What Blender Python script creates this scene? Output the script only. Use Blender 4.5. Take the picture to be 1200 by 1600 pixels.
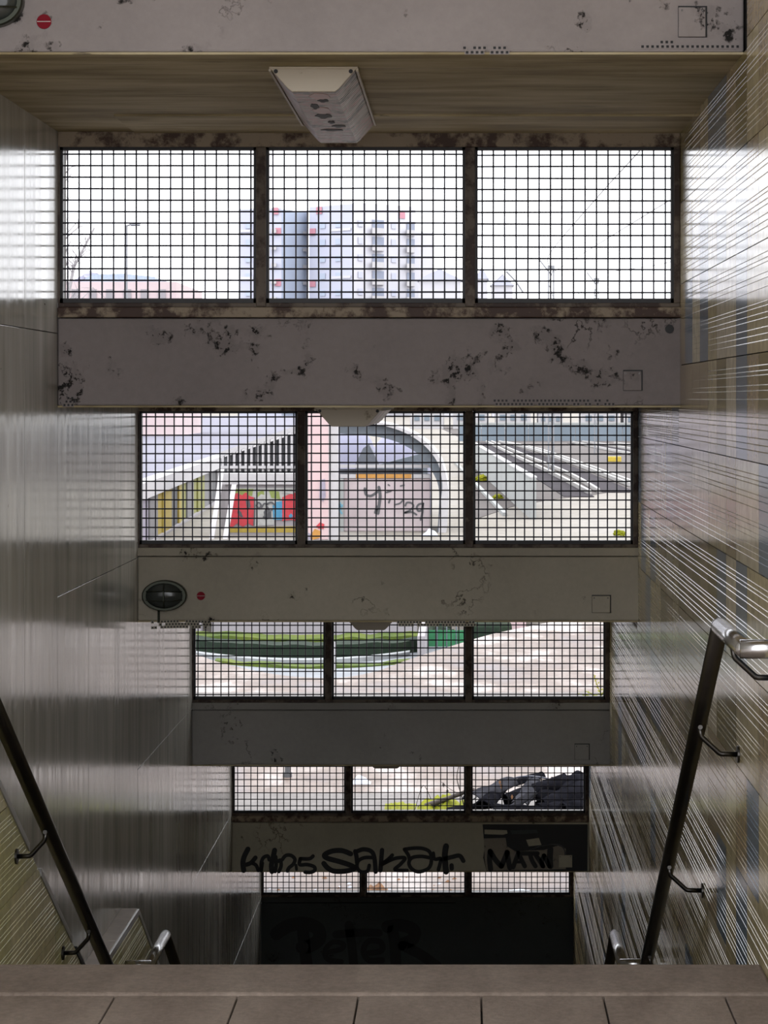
import bpy, math, random
from mathutils import Vector, Matrix, noise

# ------------------------------------------------------------------ clear
for o in list(bpy.data.objects): bpy.data.objects.remove(o, do_unlink=True)
scene = bpy.context.scene
col = scene.collection
random.seed(7)

# ------------------------------------------------------------------ camera
F = 3800.0            # focal length in pixels of a 1200 x 1600 frame
VX, VY = 728.0, 623.0 # where the level view axis meets the picture
EZ = 1.328            # eye height above the top landing
cam = bpy.data.cameras.new('camera')
cam.sensor_fit = 'AUTO'; cam.sensor_width = 36.0
cam.lens = 36.0 * F / 1600.0
cam.shift_x = -(VX - 600) / 1600.0
cam.shift_y = -(800 - VY) / 1600.0
cam.clip_end = 2000
camo = bpy.data.objects.new('camera', cam); col.objects.link(camo)
camo.location = (0, 0, EZ); camo.rotation_euler = (math.pi/2, 0, 0)
scene.camera = camo

# ------------------------------------------------------------------ overcast sky
SKY_H, SKY_Z = 1.25, 2.1
w = bpy.data.worlds.new('overcast_sky'); scene.world = w; w.use_nodes = True
nt = w.node_tree; nt.nodes.clear()
tc = nt.nodes.new('ShaderNodeTexCoord'); sp = nt.nodes.new('ShaderNodeSeparateXYZ')
nt.links.new(tc.outputs['Generated'], sp.inputs[0])
mr = nt.nodes.new('ShaderNodeMapRange'); mr.clamp = True
mr.inputs[1].default_value = 0; mr.inputs[2].default_value = 1
mr.inputs[3].default_value = SKY_H; mr.inputs[4].default_value = SKY_Z
nt.links.new(sp.outputs['Z'], mr.inputs[0])
bg = nt.nodes.new('ShaderNodeBackground'); bg.inputs['Color'].default_value = (0.955, 0.965, 1.0, 1)
nt.links.new(mr.outputs[0], bg.inputs['Strength'])
wo = nt.nodes.new('ShaderNodeOutputWorld'); nt.links.new(bg.outputs[0], wo.inputs[0])

vs = scene.view_settings
vs.view_transform = 'Standard'; vs.look = 'None'; vs.gamma = 1.0; vs.use_curve_mapping = False
vs.exposure = 1.25

# ------------------------------------------------------------------ materials
def new_mat(name):
    m = bpy.data.materials.new(name); m.use_nodes = True
    nt = m.node_tree; b = nt.nodes['Principled BSDF']
    return m, nt, b

def mapped(nt, scale=(1,1,1), src='POS'):
    g = nt.nodes.new('ShaderNodeNewGeometry')
    mp = nt.nodes.new('ShaderNodeMapping'); mp.inputs['Scale'].default_value = scale
    nt.links.new(g.outputs['Position'], mp.inputs['Vector'])
    return mp.outputs[0]

def noise_node(nt, vec, scale, detail=4, rough=0.55):
    n = nt.nodes.new('ShaderNodeTexNoise'); n.inputs['Scale'].default_value = scale
    n.inputs['Detail'].default_value = detail; n.inputs['Roughness'].default_value = rough
    nt.links.new(vec, n.inputs['Vector']); return n.outputs['Fac']

def ramp(nt, fac, stops, interp='LINEAR'):
    r = nt.nodes.new('ShaderNodeValToRGB'); r.color_ramp.interpolation = interp
    el = r.color_ramp.elements
    while len(el) < len(stops): el.new(0.5)
    for e, (p, c) in zip(el, stops):
        e.position = p; e.color = (c, c, c, 1) if isinstance(c, (int, float)) else (*c, 1)
    nt.links.new(fac, r.inputs[0]); return r.outputs[0]

def mix(nt, fac, a, b, mode='MIX'):
    n = nt.nodes.new('ShaderNodeMix'); n.data_type = 'RGBA'; n.blend_type = mode
    for i, v in ((0, fac), (6, a), (7, b)):
        if isinstance(v, bpy.types.NodeSocket): nt.links.new(v, n.inputs[i])
        elif i == 0: n.inputs[0].default_value = v
        else: n.inputs[i].default_value = (*v, 1)
    return n.outputs[2]

def mathn(nt, op, a, b):
    n = nt.nodes.new('ShaderNodeMath'); n.operation = op
    for i, v in ((0, a), (1, b)):
        if isinstance(v, bpy.types.NodeSocket): nt.links.new(v, n.inputs[i])
        else: n.inputs[i].default_value = v
    return n.outputs[0]

def bump(nt, b, h, strength=0.3, dist=0.01):
    n = nt.nodes.new('ShaderNodeBump'); n.inputs['Strength'].default_value = strength
    n.inputs['Distance'].default_value = dist
    nt.links.new(h, n.inputs['Height']); nt.links.new(n.outputs[0], b.inputs['Normal'])

def plain(name, c, rough=0.6, metal=0.0, var=0.12, scale=9.0, spec=0.5):
    m, nt, b = new_mat(name)
    v = mapped(nt)
    f = noise_node(nt, v, scale)
    lo = tuple(x*(1-var) for x in c); hi = tuple(min(1, x*(1+var)) for x in c)
    nt.links.new(ramp(nt, f, [(0.3, lo), (0.7, hi)]), b.inputs['Base Color'])
    b.inputs['Roughness'].default_value = rough; b.inputs['Metallic'].default_value = metal
    b.inputs['Specular IOR Level'].default_value = spec
    return m

def m_beam(name, c, chips=0.6, seed=0.0):
    # painted fair-faced concrete with chipped, dirty flakes and old cracks
    m, nt, b = new_mat(name)
    g = nt.nodes.new('ShaderNodeNewGeometry'); mp = nt.nodes.new('ShaderNodeMapping')
    mp.inputs['Location'].default_value = (seed, seed*1.7, seed*0.3)
    nt.links.new(g.outputs['Position'], mp.inputs['Vector']); v = mp.outputs[0]
    big = noise_node(nt, v, 1.7, 3); mid = noise_node(nt, v, 7.5, 5, 0.6); fine = noise_node(nt, v, 42, 6, 0.7)
    base = ramp(nt, big, [(0.3, tuple(x*0.82 for x in c)), (0.7, tuple(min(1, x*1.14) for x in c))])
    base = mix(nt, 0.25, base, ramp(nt, fine, [(0.3, tuple(x*0.75 for x in c)), (0.75, tuple(x*1.2 for x in c))]))
    # clustered chips
    cl = ramp(nt, mid, [(chips+0.01, 0.0), (chips+0.06, 1.0)])
    fl = ramp(nt, fine, [(0.53, 0.0), (0.57, 1.0)])
    chip = mathn(nt, 'MULTIPLY', cl, fl)
    # thin crack veins around the flakes
    vein = mathn(nt, 'ABSOLUTE', mathn(nt, 'SUBTRACT', noise_node(nt, v, 5.0, 8, 0.62), 0.5), 0)
    vein = ramp(nt, vein, [(0.0, 1.0), (0.008, 0.0)])
    vein = mathn(nt, 'MULTIPLY', vein, ramp(nt, noise_node(nt, v, 2.3, 2), [(0.60, 0.0), (0.66, 1.0)]))
    both = mathn(nt, 'MAXIMUM', chip, vein)
    halo = mathn(nt, 'MULTIPLY', cl, 0.2)
    base = mix(nt, halo, base, tuple(x*0.35 for x in c))
    nt.links.new(mix(nt, both, base, (0.015, 0.013, 0.012)), b.inputs['Base Color'])
    b.inputs['Roughness'].default_value = 0.75; b.inputs['Specular IOR Level'].default_value = 0.25
    h = mathn(nt, 'SUBTRACT', mathn(nt, 'MULTIPLY', fine, 0.2), both)
    bump(nt, b, h, 0.5, 0.006)
    return m

def m_soffit():
    # board-marked beige plaster, streaks across the stair
    m, nt, b = new_mat('soffit_plaster')
    v = mapped(nt, (0.8, 4.0, 3.0)); s = noise_node(nt, v, 2.0, 6, 0.62)
    base = ramp(nt, s, [(0.32, (0.20, 0.15, 0.07)), (0.48, (0.38, 0.305, 0.165)), (0.66, (0.56, 0.475, 0.30))])
    v2 = mapped(nt, (0.6, 14.0, 3.0)); c = noise_node(nt, v2, 3.0, 6, 0.7)
    base = mix(nt, ramp(nt, c, [(0.62, 0.0), (0.66, 0.85)]), base, (0.03, 0.022, 0.015))
    nt.links.new(base, b.inputs['Base Color']); b.inputs['Roughness'].default_value = 0.7
    bump(nt, b, s, 0.35, 0.008)
    return m

def m_enamel():
    # glossy enamelled wall panels, hazed in soft vertical runs
    m, nt, b = new_mat('enamel_panel')
    v = mapped(nt, (2.0, 5.0, 0.55)); s = noise_node(nt, v, 1.5, 5, 0.62)
    v2 = mapped(nt, (3.0, 12.0, 0.6)); s2 = noise_node(nt, v2, 1.5, 3, 0.6)
    base = ramp(nt, s, [(0.3, (0.28, 0.264, 0.232)), (0.7, (0.56, 0.53, 0.468))])
    v3 = mapped(nt, (1, 1, 1)); sp = noise_node(nt, v3, 28, 2)
    base = mix(nt, ramp(nt, sp, [(0.79, 0.0), (0.81, 0.9)]), base, (0.04, 0.035, 0.03))
    nt.links.new(base, b.inputs['Base Color'])
    nt.links.new(ramp(nt, s2, [(0.35, 0.10), (0.70, 0.23)]), b.inputs['Roughness'])
    b.inputs['IOR'].default_value = 1.5
    bump(nt, b, s, 0.012, 0.01)
    return m

def m_tile(name, c, rough=0.15, wav=0.05):
    m, nt, b = new_mat(name)
    v = mapped(nt, (1, 6, 6)); f = noise_node(nt, v, 4, 4)
    nt.links.new(ramp(nt, f, [(0.3, tuple(x*0.82 for x in c)), (0.7, tuple(x*1.15 for x in c))]), b.inputs['Base Color'])
    b.inputs['Roughness'].default_value = rough
    b.inputs['IOR'].default_value = 1.5
    v2 = mapped(nt, (1, 1.2, 1)); h = noise_node(nt, v2, 3.2, 2)
    bump(nt, b, h, wav, 0.02)
    return m

def m_rust(name, paint, rustc, amount=0.5, rough=0.6):
    m, nt, b = new_mat(name)
    v = mapped(nt, (1, 1, 1)); f = noise_node(nt, v, 14, 6, 0.68); f2 = noise_node(nt, v, 3, 3)
    k = ramp(nt, mathn(nt, 'MULTIPLY', f, mathn(nt, 'ADD', f2, 0.5)), [(amount-0.06, 0.0), (amount+0.06, 1.0)])
    nt.links.new(mix(nt, k, paint, rustc), b.inputs['Base Color'])
    b.inputs['Roughness'].default_value = rough
    bump(nt, b, k, 0.4, 0.003)
    return m

def m_ground(name, c1, c2, c3, s1=0.5, s2=9.0, wet=False):
    m, nt, b = new_mat(name)
    v = mapped(nt, (1, 0.35, 1)); a = noise_node(nt, v, s1, 5, 0.6); d = noise_node(nt, mapped(nt), s2, 6, 0.7)
    base = ramp(nt, a, [(0.3, c1), (0.52, c2), (0.72, c3)])
    base = mix(nt, 0.45, base, ramp(nt, d, [(0.3, tuple(x*0.55 for x in c2)), (0.7, tuple(min(1, x*1.35) for x in c2))]))
    nt.links.new(base, b.inputs['Base Color'])
    if wet: nt.links.new(ramp(nt, a, [(0.40, 0.25), (0.55, 0.8)]), b.inputs['Roughness'])
    else: b.inputs['Roughness'].default_value = 0.85
    b.inputs['Specular IOR Level'].default_value = 0.2
    bump(nt, b, d, 0.3, 0.02)
    return m

BEAM = {-1: m_beam('beam_paint_lilac', (0.36, 0.322, 0.315), 0.58, 0.0),
        0: m_beam('beam_paint_grey', (0.265, 0.230, 0.224), 0.575, 3.1),
        1: m_beam('beam_paint_beige', (0.46, 0.415, 0.33), 0.61, 7.7),
        2: m_beam('beam_paint_mid', (0.35, 0.335, 0.315), 0.62, 12.2),
        3: m_beam('beam_paint_olive', (0.42, 0.39, 0.30), 0.62, 18.5),
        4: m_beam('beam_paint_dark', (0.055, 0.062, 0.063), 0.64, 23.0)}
SOFFIT = m_soffit()
ENAMEL = m_enamel()
TILES = [m_tile('tile_beige', (0.54, 0.455, 0.265)), m_tile('tile_tan', (0.42, 0.33, 0.19)),
         m_tile('tile_olive', (0.26, 0.21, 0.075)), m_tile('tile_blue', (0.19, 0.235, 0.285)),
         m_tile('tile_cream', (0.64, 0.56, 0.40))]
DADO_T = [m_tile('dado_tile_olive', (0.56, 0.51, 0.24), 0.4, 0.0), m_tile('dado_tile_sand', (0.66, 0.58, 0.33), 0.4, 0.0)]
GROUT = plain('tile_grout', (0.05, 0.045, 0.04), 0.9)
RUST_L = m_rust('rusty_painted_lintel', (0.30, 0.235, 0.165), (0.055, 0.025, 0.015), 0.5)
RUST_M = m_rust('rusty_mullion', (0.13, 0.10, 0.075), (0.04, 0.02, 0.014), 0.5)
BLACKM = plain('black_frame_metal', (0.012, 0.011, 0.013), 0.5)
WIRE = plain('blued_wire', (0.010, 0.010, 0.022), 0.4, 0.5)
STEEL = plain('brushed_steel', (0.62, 0.62, 0.63), 0.24, 1.0, 0.06)
DARKST = plain('dark_bronzed_steel', (0.085, 0.08, 0.075), 0.3, 1.0, 0.1)
TRIMM = plain('grey_aluminium_trim', (0.55, 0.54, 0.53), 0.35, 0.7, 0.06)
STONE = m_ground('landing_stone', (0.14, 0.108, 0.088), (0.215, 0.172, 0.142), (0.29, 0.24, 0.20), 7.0, 55.0)
STEPM = m_ground('step_stone', (0.10, 0.085, 0.07), (0.15, 0.125, 0.105), (0.19, 0.16, 0.14), 3.0, 40.0)
PLASTER = plain('ledge_plaster', (0.62, 0.56, 0.52), 0.6)
COREC = m_beam('exposed_core_concrete', (0.26, 0.23, 0.19), 0.58, 41.0)
RAWC = m_beam('raw_concrete', (0.30, 0.28, 0.26), 0.63, 31.0)
LAMPW = m_rust('lamp_housing_cream', (0.50, 0.43, 0.33), (0.14, 0.105, 0.07), 0.76, 0.45)
RED = plain('red_signal_plastic', (0.24, 0.004, 0.016), 0.6, 0, 0.1, 9.0, 0.2)
WHITE = plain('white_paint', (0.72, 0.71, 0.69), 0.5, 0, 0.06)
GLASSD = plain('smoked_lamp_glass', (0.05, 0.055, 0.05), 0.15, 0, 0.3)
BRONZE = plain('lamp_ring_bronze', (0.055, 0.06, 0.045), 0.35, 0.7)
SPRAY = plain('black_spray_paint', (0.006, 0.006, 0.007), 0.55)
SPRAYG = plain('grey_spray_paint', (0.06, 0.06, 0.065), 0.6)

# ------------------------------------------------------------------ geometry helpers
WLOC = {}   # world location of each Empty used as a parent

class MB:
    def __init__(s): s.v = []; s.f = []; s.mi = []
    def add(s, vs_, fs_, mi=0):
        n = len(s.v); s.v += [Vector(p) for p in vs_]
        for f in fs_: s.f.append(tuple(i+n for i in f)); s.mi.append(mi)
        return s
    def box(s, x0, x1, y0, y1, z0, z1, mi=0):
        P_ = [(x, y, z) for z in (z0, z1) for y in (y0, y1) for x in (x0, x1)]
        return s.add(P_, [(0,2,3,1), (4,5,7,6), (0,1,5,4), (2,6,7,3), (0,4,6,2), (1,3,7,5)], mi)
    def prism(s, poly, axis, a0, a1, mi=0):
        # poly in the two remaining axes (order x,y,z without axis), extruded along axis
        def pt(p, a):
            if axis == 'x': return (a, p[0], p[1])
            if axis == 'y': return (p[0], a, p[1])
            return (p[0], p[1], a)
        n = len(poly)
        vs_ = [pt(p, a0) for p in poly] + [pt(p, a1) for p in poly]
        fs_ = [tuple(range(n))[::-1], tuple(range(n, 2*n))] + [(i, (i+1) % n, (i+1) % n+n, i+n) for i in range(n)]
        return s.add(vs_, fs_, mi)
    def tube(s, pts, r, n=10, caps=True, mi=0):
        pts = [Vector(p) for p in pts]; rs = r if isinstance(r, (list, tuple)) else [r]*len(pts)
        rings = []; up = None
        for i, p in enumerate(pts):
            if i == 0: t = (pts[1]-p).normalized()
            elif i == len(pts)-1: t = (p-pts[-2]).normalized()
            else:
                t = ((pts[i+1]-p).normalized() + (p-pts[i-1]).normalized())
                t = t.normalized() if t.length > 1e-6 else (p-pts[i-1]).normalized()
            if up is None:
                up = Vector((0, 0, 1)) if abs(t.z) < 0.9 else Vector((1, 0, 0))
            a = t.cross(up)
            if a.length < 1e-5: a = t.cross(Vector((0.3, 0.8, 0.5)))
            a.normalize(); b = a.cross(t).normalized(); up = b
            k = 1.0
            if 0 < i < len(pts)-1:
                c = max(0.5, (pts[i+1]-p).normalized().dot(t)); k = 1.0
            rings.append([p + (a*math.cos(2*math.pi*j/n) + b*math.sin(2*math.pi*j/n))*rs[i]*k for j in range(n)])
        vs_ = [q for R_ in rings for q in R_]; fs_ = []
        for i in range(len(rings)-1):
            for j in range(n):
                fs_.append((i*n+j, i*n+(j+1) % n, (i+1)*n+(j+1) % n, (i+1)*n+j))
        if caps:
            fs_.append(tuple(range(n))[::-1]); fs_.append(tuple((len(rings)-1)*n+j for j in range(n)))
        return s.add(vs_, fs_, mi)
    def disc_y(s, cx, cz, y0, y1, rx, rz, n=28, mi=0):   # elliptical disc facing the stair, y0 in front
        return s.prism([(cx+rx*math.cos(2*math.pi*i/n), cz+rz*math.sin(2*math.pi*i/n)) for i in range(n)], 'y', y0, y1, mi)
    def build(s, name, mats, parent=None, smooth=False, bevel=0, label=None):
        if not isinstance(mats, (list, tuple)): mats = [mats]
        lo = [min(p[k] for p in s.v) for k in range(3)]; hi = [max(p[k] for p in s.v) for k in range(3)]
        c = Vector([(a+b)/2 for a, b in zip(lo, hi)])
        me = bpy.data.meshes.new(name); me.from_pydata([tuple(p-c) for p in s.v], [], s.f)
        for m in mats: me.materials.append(m)
        for p, i in zip(me.polygons, s.mi): p.material_index = i; p.use_smooth = smooth
        me.validate(); me.update()
        o = bpy.data.objects.new(name, me); col.objects.link(o)
        pl = WLOC.get(parent.as_pointer(), Vector()) if parent else Vector()
        o.parent = parent; o.location = c - pl; WLOC[o.as_pointer()] = c
        if bevel:
            bm_ = o.modifiers.new('bevel', 'BEVEL'); bm_.width = bevel; bm_.segments = 2; bm_.limit_method = 'ANGLE'
        if label: o['label'] = label
        return o

def empty(name, loc):
    o = bpy.data.objects.new(name, None); col.objects.link(o); o.location = loc
    o.empty_display_size = 0.1; WLOC[o.as_pointer()] = Vector(loc); return o
def tag(o, label, cat, group=None, kind=None):
    o['label'] = label; o['category'] = cat
    if group: o['group'] = group
    if kind: o['kind'] = kind
    return o
def struct(o, label=None):
    o['kind'] = 'structure'
    if label: o['label'] = label; 
    return o
def P(px, py, D): return Vector(((px-VX)*D/F, D, EZ+(VY-py)*D/F))
def GP(px, py, h):           # picture point on the level h (relative to the eye)
    D = F*h/(VY-py); return Vector(((px-VX)*D/F, D, EZ+h))
def smooth_line(pts, k=6):
    pts = [Vector(p) for p in pts]
    if len(pts) < 3: return pts
    out = []
    for i in range(len(pts)-1):
        p0 = pts[max(i-1, 0)]; p1 = pts[i]; p2 = pts[i+1]; p3 = pts[min(i+2, len(pts)-1)]
        for j in range(k):
            t = j/k
            out.append(0.5*((2*p1)+(p2-p0)*t+(2*p0-5*p1+4*p2-p3)*t*t+(3*p1-p0-3*p2+p3)*t**3))
    out.append(pts[-1]); return out

# ------------------------------------------------------------------ stair dimensions
XL, XR = -1.3146, 0.690           # panel face on the left, tile face on the right
XD = -1.250                       # face of the tiled dado on the left
DN = {-1: 6.08, 0: 7.83, 1: 9.74, 2: 11.67, 3: 13.65, 4: 15.61}      # beam faces
SOF = {-2: 1.75, -1: 0.861, 0: -0.028, 1: -0.895, 2: -1.763, 3: -2.658}  # undersides, relative to the eye
TOP = {-1: 1.17, 0: 0.2947, 1: -0.597, 2: -1.459, 3: -2.342, 4: -3.200}   # beam tops
SLAB = 0.08
E = lambda h: EZ + h
Y0 = 3.4                          # where the unseen entrance roof begins, placed to set the light on the beams

# ------------------------------------------------------------------ floor, landing, steps
flo = struct(MB().box(-1.6, 0.95, -6, 5.66, -0.3, -0.035).build('floor', GROUT), 'top landing of brown stone slabs')
edges = [-1.32, -1.05, -0.78, -0.507, -0.239, 0.034, 0.305, 0.575, 0.69]
for r in range(5):
    y1 = 5.41 - 0.272*r
    for a, b in zip(edges[:-1], edges[1:]):
        MB().box(a+0.002, b-0.002, y1-0.269, y1-0.0015, -0.036, 0.0).build('floor_slab', STONE, flo, bevel=0.002)
MB().box(-1.32, 0.69, -6, 5.41-0.272*5, -0.036, -0.001).build('floor_screed', STONE, flo)
MB().box(-1.32, 0.69, 5.412, 5.69, -0.06, 0.006).build('nosing_slab', STONE, flo, bevel=0.008)
st = struct(MB().box(-1.6, 0.95, 5.4, 15.9, -4.6, -4.45).build('floor', STEPM), 'slab under the descending stair')
def step(y0, y1, z): MB().box(-1.25, 0.70, y0, y1+0.02, z-0.16, z).build('stair_step', STEPM, st, bevel=0.006)
for k in range(1, 10): step(5.69+0.28*(k-1), 5.69+0.28*k, -0.16*k)
MB().box(-1.25, 0.70, 8.21, 9.66, -1.78, -1.6).build('landing_slab', STEPM, st)
for k in range(1, 10): step(9.66+0.28*(k-1), 9.66+0.28*k, -1.6-0.16*k)
MB().box(-1.25, 0.70, 12.18, 13.4, -3.38, -3.2).build('landing_slab', STEPM, st)
for k in range(1, 8): step(13.4+0.28*(k-1), 13.4+0.28*k, -3.2-0.16*k)
MB().box(-1.25, 0.70, 5.6, 5.675, -1.2, -0.06).build('landing_edge', STEPM, st)

# ------------------------------------------------------------------ side walls (stepped like the roof)
prof = [(Y0, -4.6), (15.86, -4.6)]
for n in (4, 3, 2, 1, 0, -1):
    prof.append((DN[n]+0.25, E(SOF[n-1])+SLAB)); 
    if n > -1: prof.append((DN[n-1]+0.25, E(SOF[n-1])+SLAB))
prof.append((Y0, E(SOF[-2])+SLAB))
wr = struct(MB().prism(prof, 'x', XR+0.012, XR+0.26).build('wall_right', GROUT), 'right stair wall clad in ribbed glazed tiles')
wl = struct(MB().prism(prof, 'x', XL-0.28, XL-0.014).build('wall_left', GROUT), 'left stair wall of pale enamelled panels')

# left wall panels: bays of three, one seam that steps down with the roof
bays = [(-2, Y0, 6.08, 1.10), (-1, 6.08, 7.83, 0.210), (0, 7.83, 9.74, -0.637), (1, 9.74, 11.67, -1.485), (2, 11.67, 13.65, -2.33), (3, 13.65, 15.61, -3.2)]
for n, ya, yb, seam in bays:
    k = 5 if n == -2 else 3
    for i in range(k):
        a = ya+(yb-ya)*i/k; b = ya+(yb-ya)*(i+1)/k
        for z0, z1 in ((E(seam)+0.0012, E(SOF[n])), (max(-4.44, E(seam)-2.4), E(seam)-0.0012)):
            MB().box(XL-0.013, XL, a+0.0012, b-0.0012, z0, z1).build('wall_panel', ENAMEL, wl, bevel=0.001)

# ------------------------------------------------------------------ ribbed tiles
TZ = [0, .10, .16, .22, .30, .35, .41, .45, .58, .66, .71, .80, .84, .89, 1.0]
def tile_rows(z0, z1):
    # (z, proud) from bottom to top: flat glaze broken by fine raised ribs
    rows = [(z0, 0.0)]; h = z1-z0; e = 0.0013
    for t in TZ[1:-1]:
        z = z0+h*t; rows += [(z-e, 0.0), (z, 0.0009), (z+e, 0.0)]
    return rows + [(z1, 0.0)]
def ribbed(mb, x, sgn, y0, y1, z0, z1, clip=None, mi=0):
    # sgn: -1 the face looks towards -x, +1 towards +x
    vs_, fs_ = [], []; prev = None; base = len(mb.v)
    rows = [(z0, -0.006)] + tile_rows(z0, z1) + [(z1, -0.006)]
    for z, d in rows:
        ya, yb = y0, y1
        if clip: ya, yb = clip(z, ya, yb)
        if yb-ya < 0.004: prev = None; continue
        xx = x + sgn*d; i = len(vs_)
        vs_ += [(xx, ya, z), (xx, yb, z)]
        if prev is not None: fs_.append((prev, prev+1, i+1, i) if sgn < 0 else (prev+1, prev, i, i+1))
        prev = i
    if fs_: mb.add(vs_, fs_, mi)
    return bool(fs_)
TW, TH = 0.24, 0.26
cells = []
yj = 5.97 - TW*14
ncol = int((15.61-yj)/TW)+1
for ci in range(ncol):
    ya = yj+TW*ci; yb = min(ya+TW, 15.61)
    if yb < Y0+0.2 or yb-ya < 0.03: continue
    bay = -2
    for n in (-1, 0, 1, 2, 3):
        if (ya+yb)/2 > DN[n]: bay = n
    ceil = E(SOF[bay])
    for ri in range(-20, 12):
        z0 = E(-0.152)+TH*ri; z1 = z0+TH
        if z0 > ceil or z1 < -4.4: continue
        nos = 0.0 if ya < 5.69 else -0.40*(ya-5.69)-0.5   # never below the steps
        if z1 < nos-0.7: continue
        z1c = min(z1, ceil)
        D = (ya+yb)/2; px = VX+XR*F/D; py = VY-((z0+z1)/2-EZ)*F/D
        vis = -20 < py < 1540 and px < 1225
        size = F*TH/D*(XR*F*TW/D/D) if vis else 0
        cells.append((size, ya, yb, z0, z1c, z1c > z1-1e-4 and yb-ya > TW-1e-3, random.random(), D))
cells.sort(key=lambda c: -c[0])
def tcol(r, D):
    if r < 0.30: return 0
    if r < 0.56: return 1
    if r < 0.74: return 2
    if r < 0.89: return 3
    return 4
proto = MB(); ribbed(proto, 0, -1, -TW/2+0.001, TW/2-0.001, -TH/2+0.0013, TH/2-0.0013)
pm = bpy.data.meshes.new('wall_tile'); pm.from_pydata([tuple(p) for p in proto.v], [], proto.f); pm.materials.append(TILES[0]); pm.update()
rest = MB(); cnt = 0; wrl = WLOC[wr.as_pointer()]
for size, ya, yb, z0, z1, full, r, D in cells:
    k = tcol(r, D)
    if full and size > 0 and cnt < 296:
        o = bpy.data.objects.new('wall_tile', pm); col.objects.link(o); o.parent = wr
        o.location = Vector((XR, (ya+yb)/2, (z0+z1)/2)) - wrl
        o.material_slots[0].link = 'OBJECT'; o.material_slots[0].material = TILES[k]; cnt += 1
    else:
        ribbed(rest, XR, -1, ya+0.001, yb-0.001, z0+0.0013, z1-0.0013, mi=k)
ro = rest.build('wall_tile_field', TILES, wr); ro['kind'] = 'stuff'

# ------------------------------------------------------------------ left dado with sloping coping
def dado_top(y):
    if y < 5.65: return -0.53
    if y < 8.13: return -0.53-0.572*(y-5.65)
    if y < 9.28: return -1.95
    return -1.95-0.572*(y-9.28)
dp = [(Y0, -4.42), (13.2, -4.42), (12.6, E(dado_top(12.6))), (9.28, E(-1.95)), (8.13, E(-1.95)), (5.65, E(-0.53)), (Y0, E(-0.53))]
dd = struct(MB().prism(dp, 'x', XL, XD-0.013).build('trim_1', PLASTER), 'tiled dado at the foot of the left wall')
def dclip(z, ya, yb):
    h = z-EZ+0.012
    if yb <= 8.2:                       # first flight
        lim = 5.65 + (-0.53-h)/0.572 if h <= -0.53 else -1
        return ya, min(yb, lim)
    if yb <= 9.29:
        return (ya, yb) if h <= -1.95 else (ya, ya)
    lim = 9.28 + (-1.95-h)/0.572 if h <= -1.95 else -1
    return ya, min(yb, lim)
segs = [5.0+0.24*i for i in range(13)] + [8.13, 8.37, 8.61, 8.85, 9.06, 9.28] + [9.52+0.24*i for i in range(10)]
for i, (a, b) in enumerate(zip(segs[:-1], segs[1:])):
    for ri in range(-17, -1):
        z0 = E(-0.152)+TH*ri+0.08; z1 = z0+TH
        if z1-EZ < dado_top((a+b)/2)-1.15: continue
        mb = MB()
        if ribbed(mb, XD, 1, a+0.0015, b-0.0015, z0+0.002, z1-0.002, clip=dclip):
            mb.build('dado_tile', DADO_T[random.random() < 0.45], dd)
def coping(ya, yb, name='coping_trim', m=TRIMM):
    za, zb = E(dado_top(ya+1e-4)), E(dado_top(yb-1e-4))
    mb = MB(); t = 0.012
    mb.prism([(ya, za-0.02), (yb, zb-0.02), (yb, zb+0.004), (ya, za+0.004)], 'x', XD-0.012, XD+0.004)
    return mb.build(name, m, dd, bevel=0.001)
for a, b in ((5.65, 6.22), (6.23, 6.95), (7.14, 7.70), (8.13, 9.28), (9.28, 10.6), (10.62, 12.0)): coping(a, b)
coping(7.80, 8.12, 'coping_trim', BLACKM)
MB().box(XL, XD-0.004, 8.14, 8.72, E(-1.95), E(-1.95)+0.006).build('ledge_slab', PLASTER, dd, bevel=0.001)
MB().box(XL, XD-0.004, 8.73, 9.28, E(-1.95), E(-1.95)+0.006).build('ledge_slab', PLASTER, dd, bevel=0.001)

# ------------------------------------------------------------------ beams, sills, roof slabs
words = {-1: 'chipped lilac-grey concrete beam over the head of the stair', 0: 'chipped grey concrete beam below the window with the tower block',
         1: 'beige concrete beam with the oval lamp in the middle of the stair', 2: 'smooth grey concrete beam below the window onto the oval court',
         3: 'olive concrete beam covered in black graffiti tags', 4: 'dark end wall with a faint sprayed name'}
beams = {}
for n in range(-1, 5):
    zb = E(SOF[n]) if n < 4 else -4.44
    zt = E(TOP[n])-0.036
    mb = MB()
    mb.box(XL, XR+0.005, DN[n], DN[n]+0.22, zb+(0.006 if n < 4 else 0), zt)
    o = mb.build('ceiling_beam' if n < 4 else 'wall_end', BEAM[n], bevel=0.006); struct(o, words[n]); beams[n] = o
    MB().box(XL, XR+0.004, DN[n]-0.004, DN[n]+0.22, zt+0.003, E(TOP[n])).build('sill_strip', RUST_L if n in (0, 3) else BEAM[n], o, bevel=0.003)
for n in range(-2, 4):
    ya = DN[n]+0.22 if n > -2 else Y0; yb = DN[n+1]+0.24
    mb = MB().box(XL-0.02, XR+0.02, ya if n > -2 else ya, yb, E(SOF[n]), E(SOF[n])+SLAB)
    if n > -2: mb.box(XL, XR+0.004, DN[n]+0.003, ya, E(SOF[n]), E(SOF[n])+0.0058)
    o = struct(mb.build('ceiling', SOFFIT), 'flat board-marked plaster soffit over one bay of the stair')
# crack line / fillet on the first soffit
MB().box(XL+0.25, XR, 7.36, 7.83, E(SOF[-1])-0.006, E(SOF[-1])+0.001).build('plaster_skim', SOFFIT, beams[-1])

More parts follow.
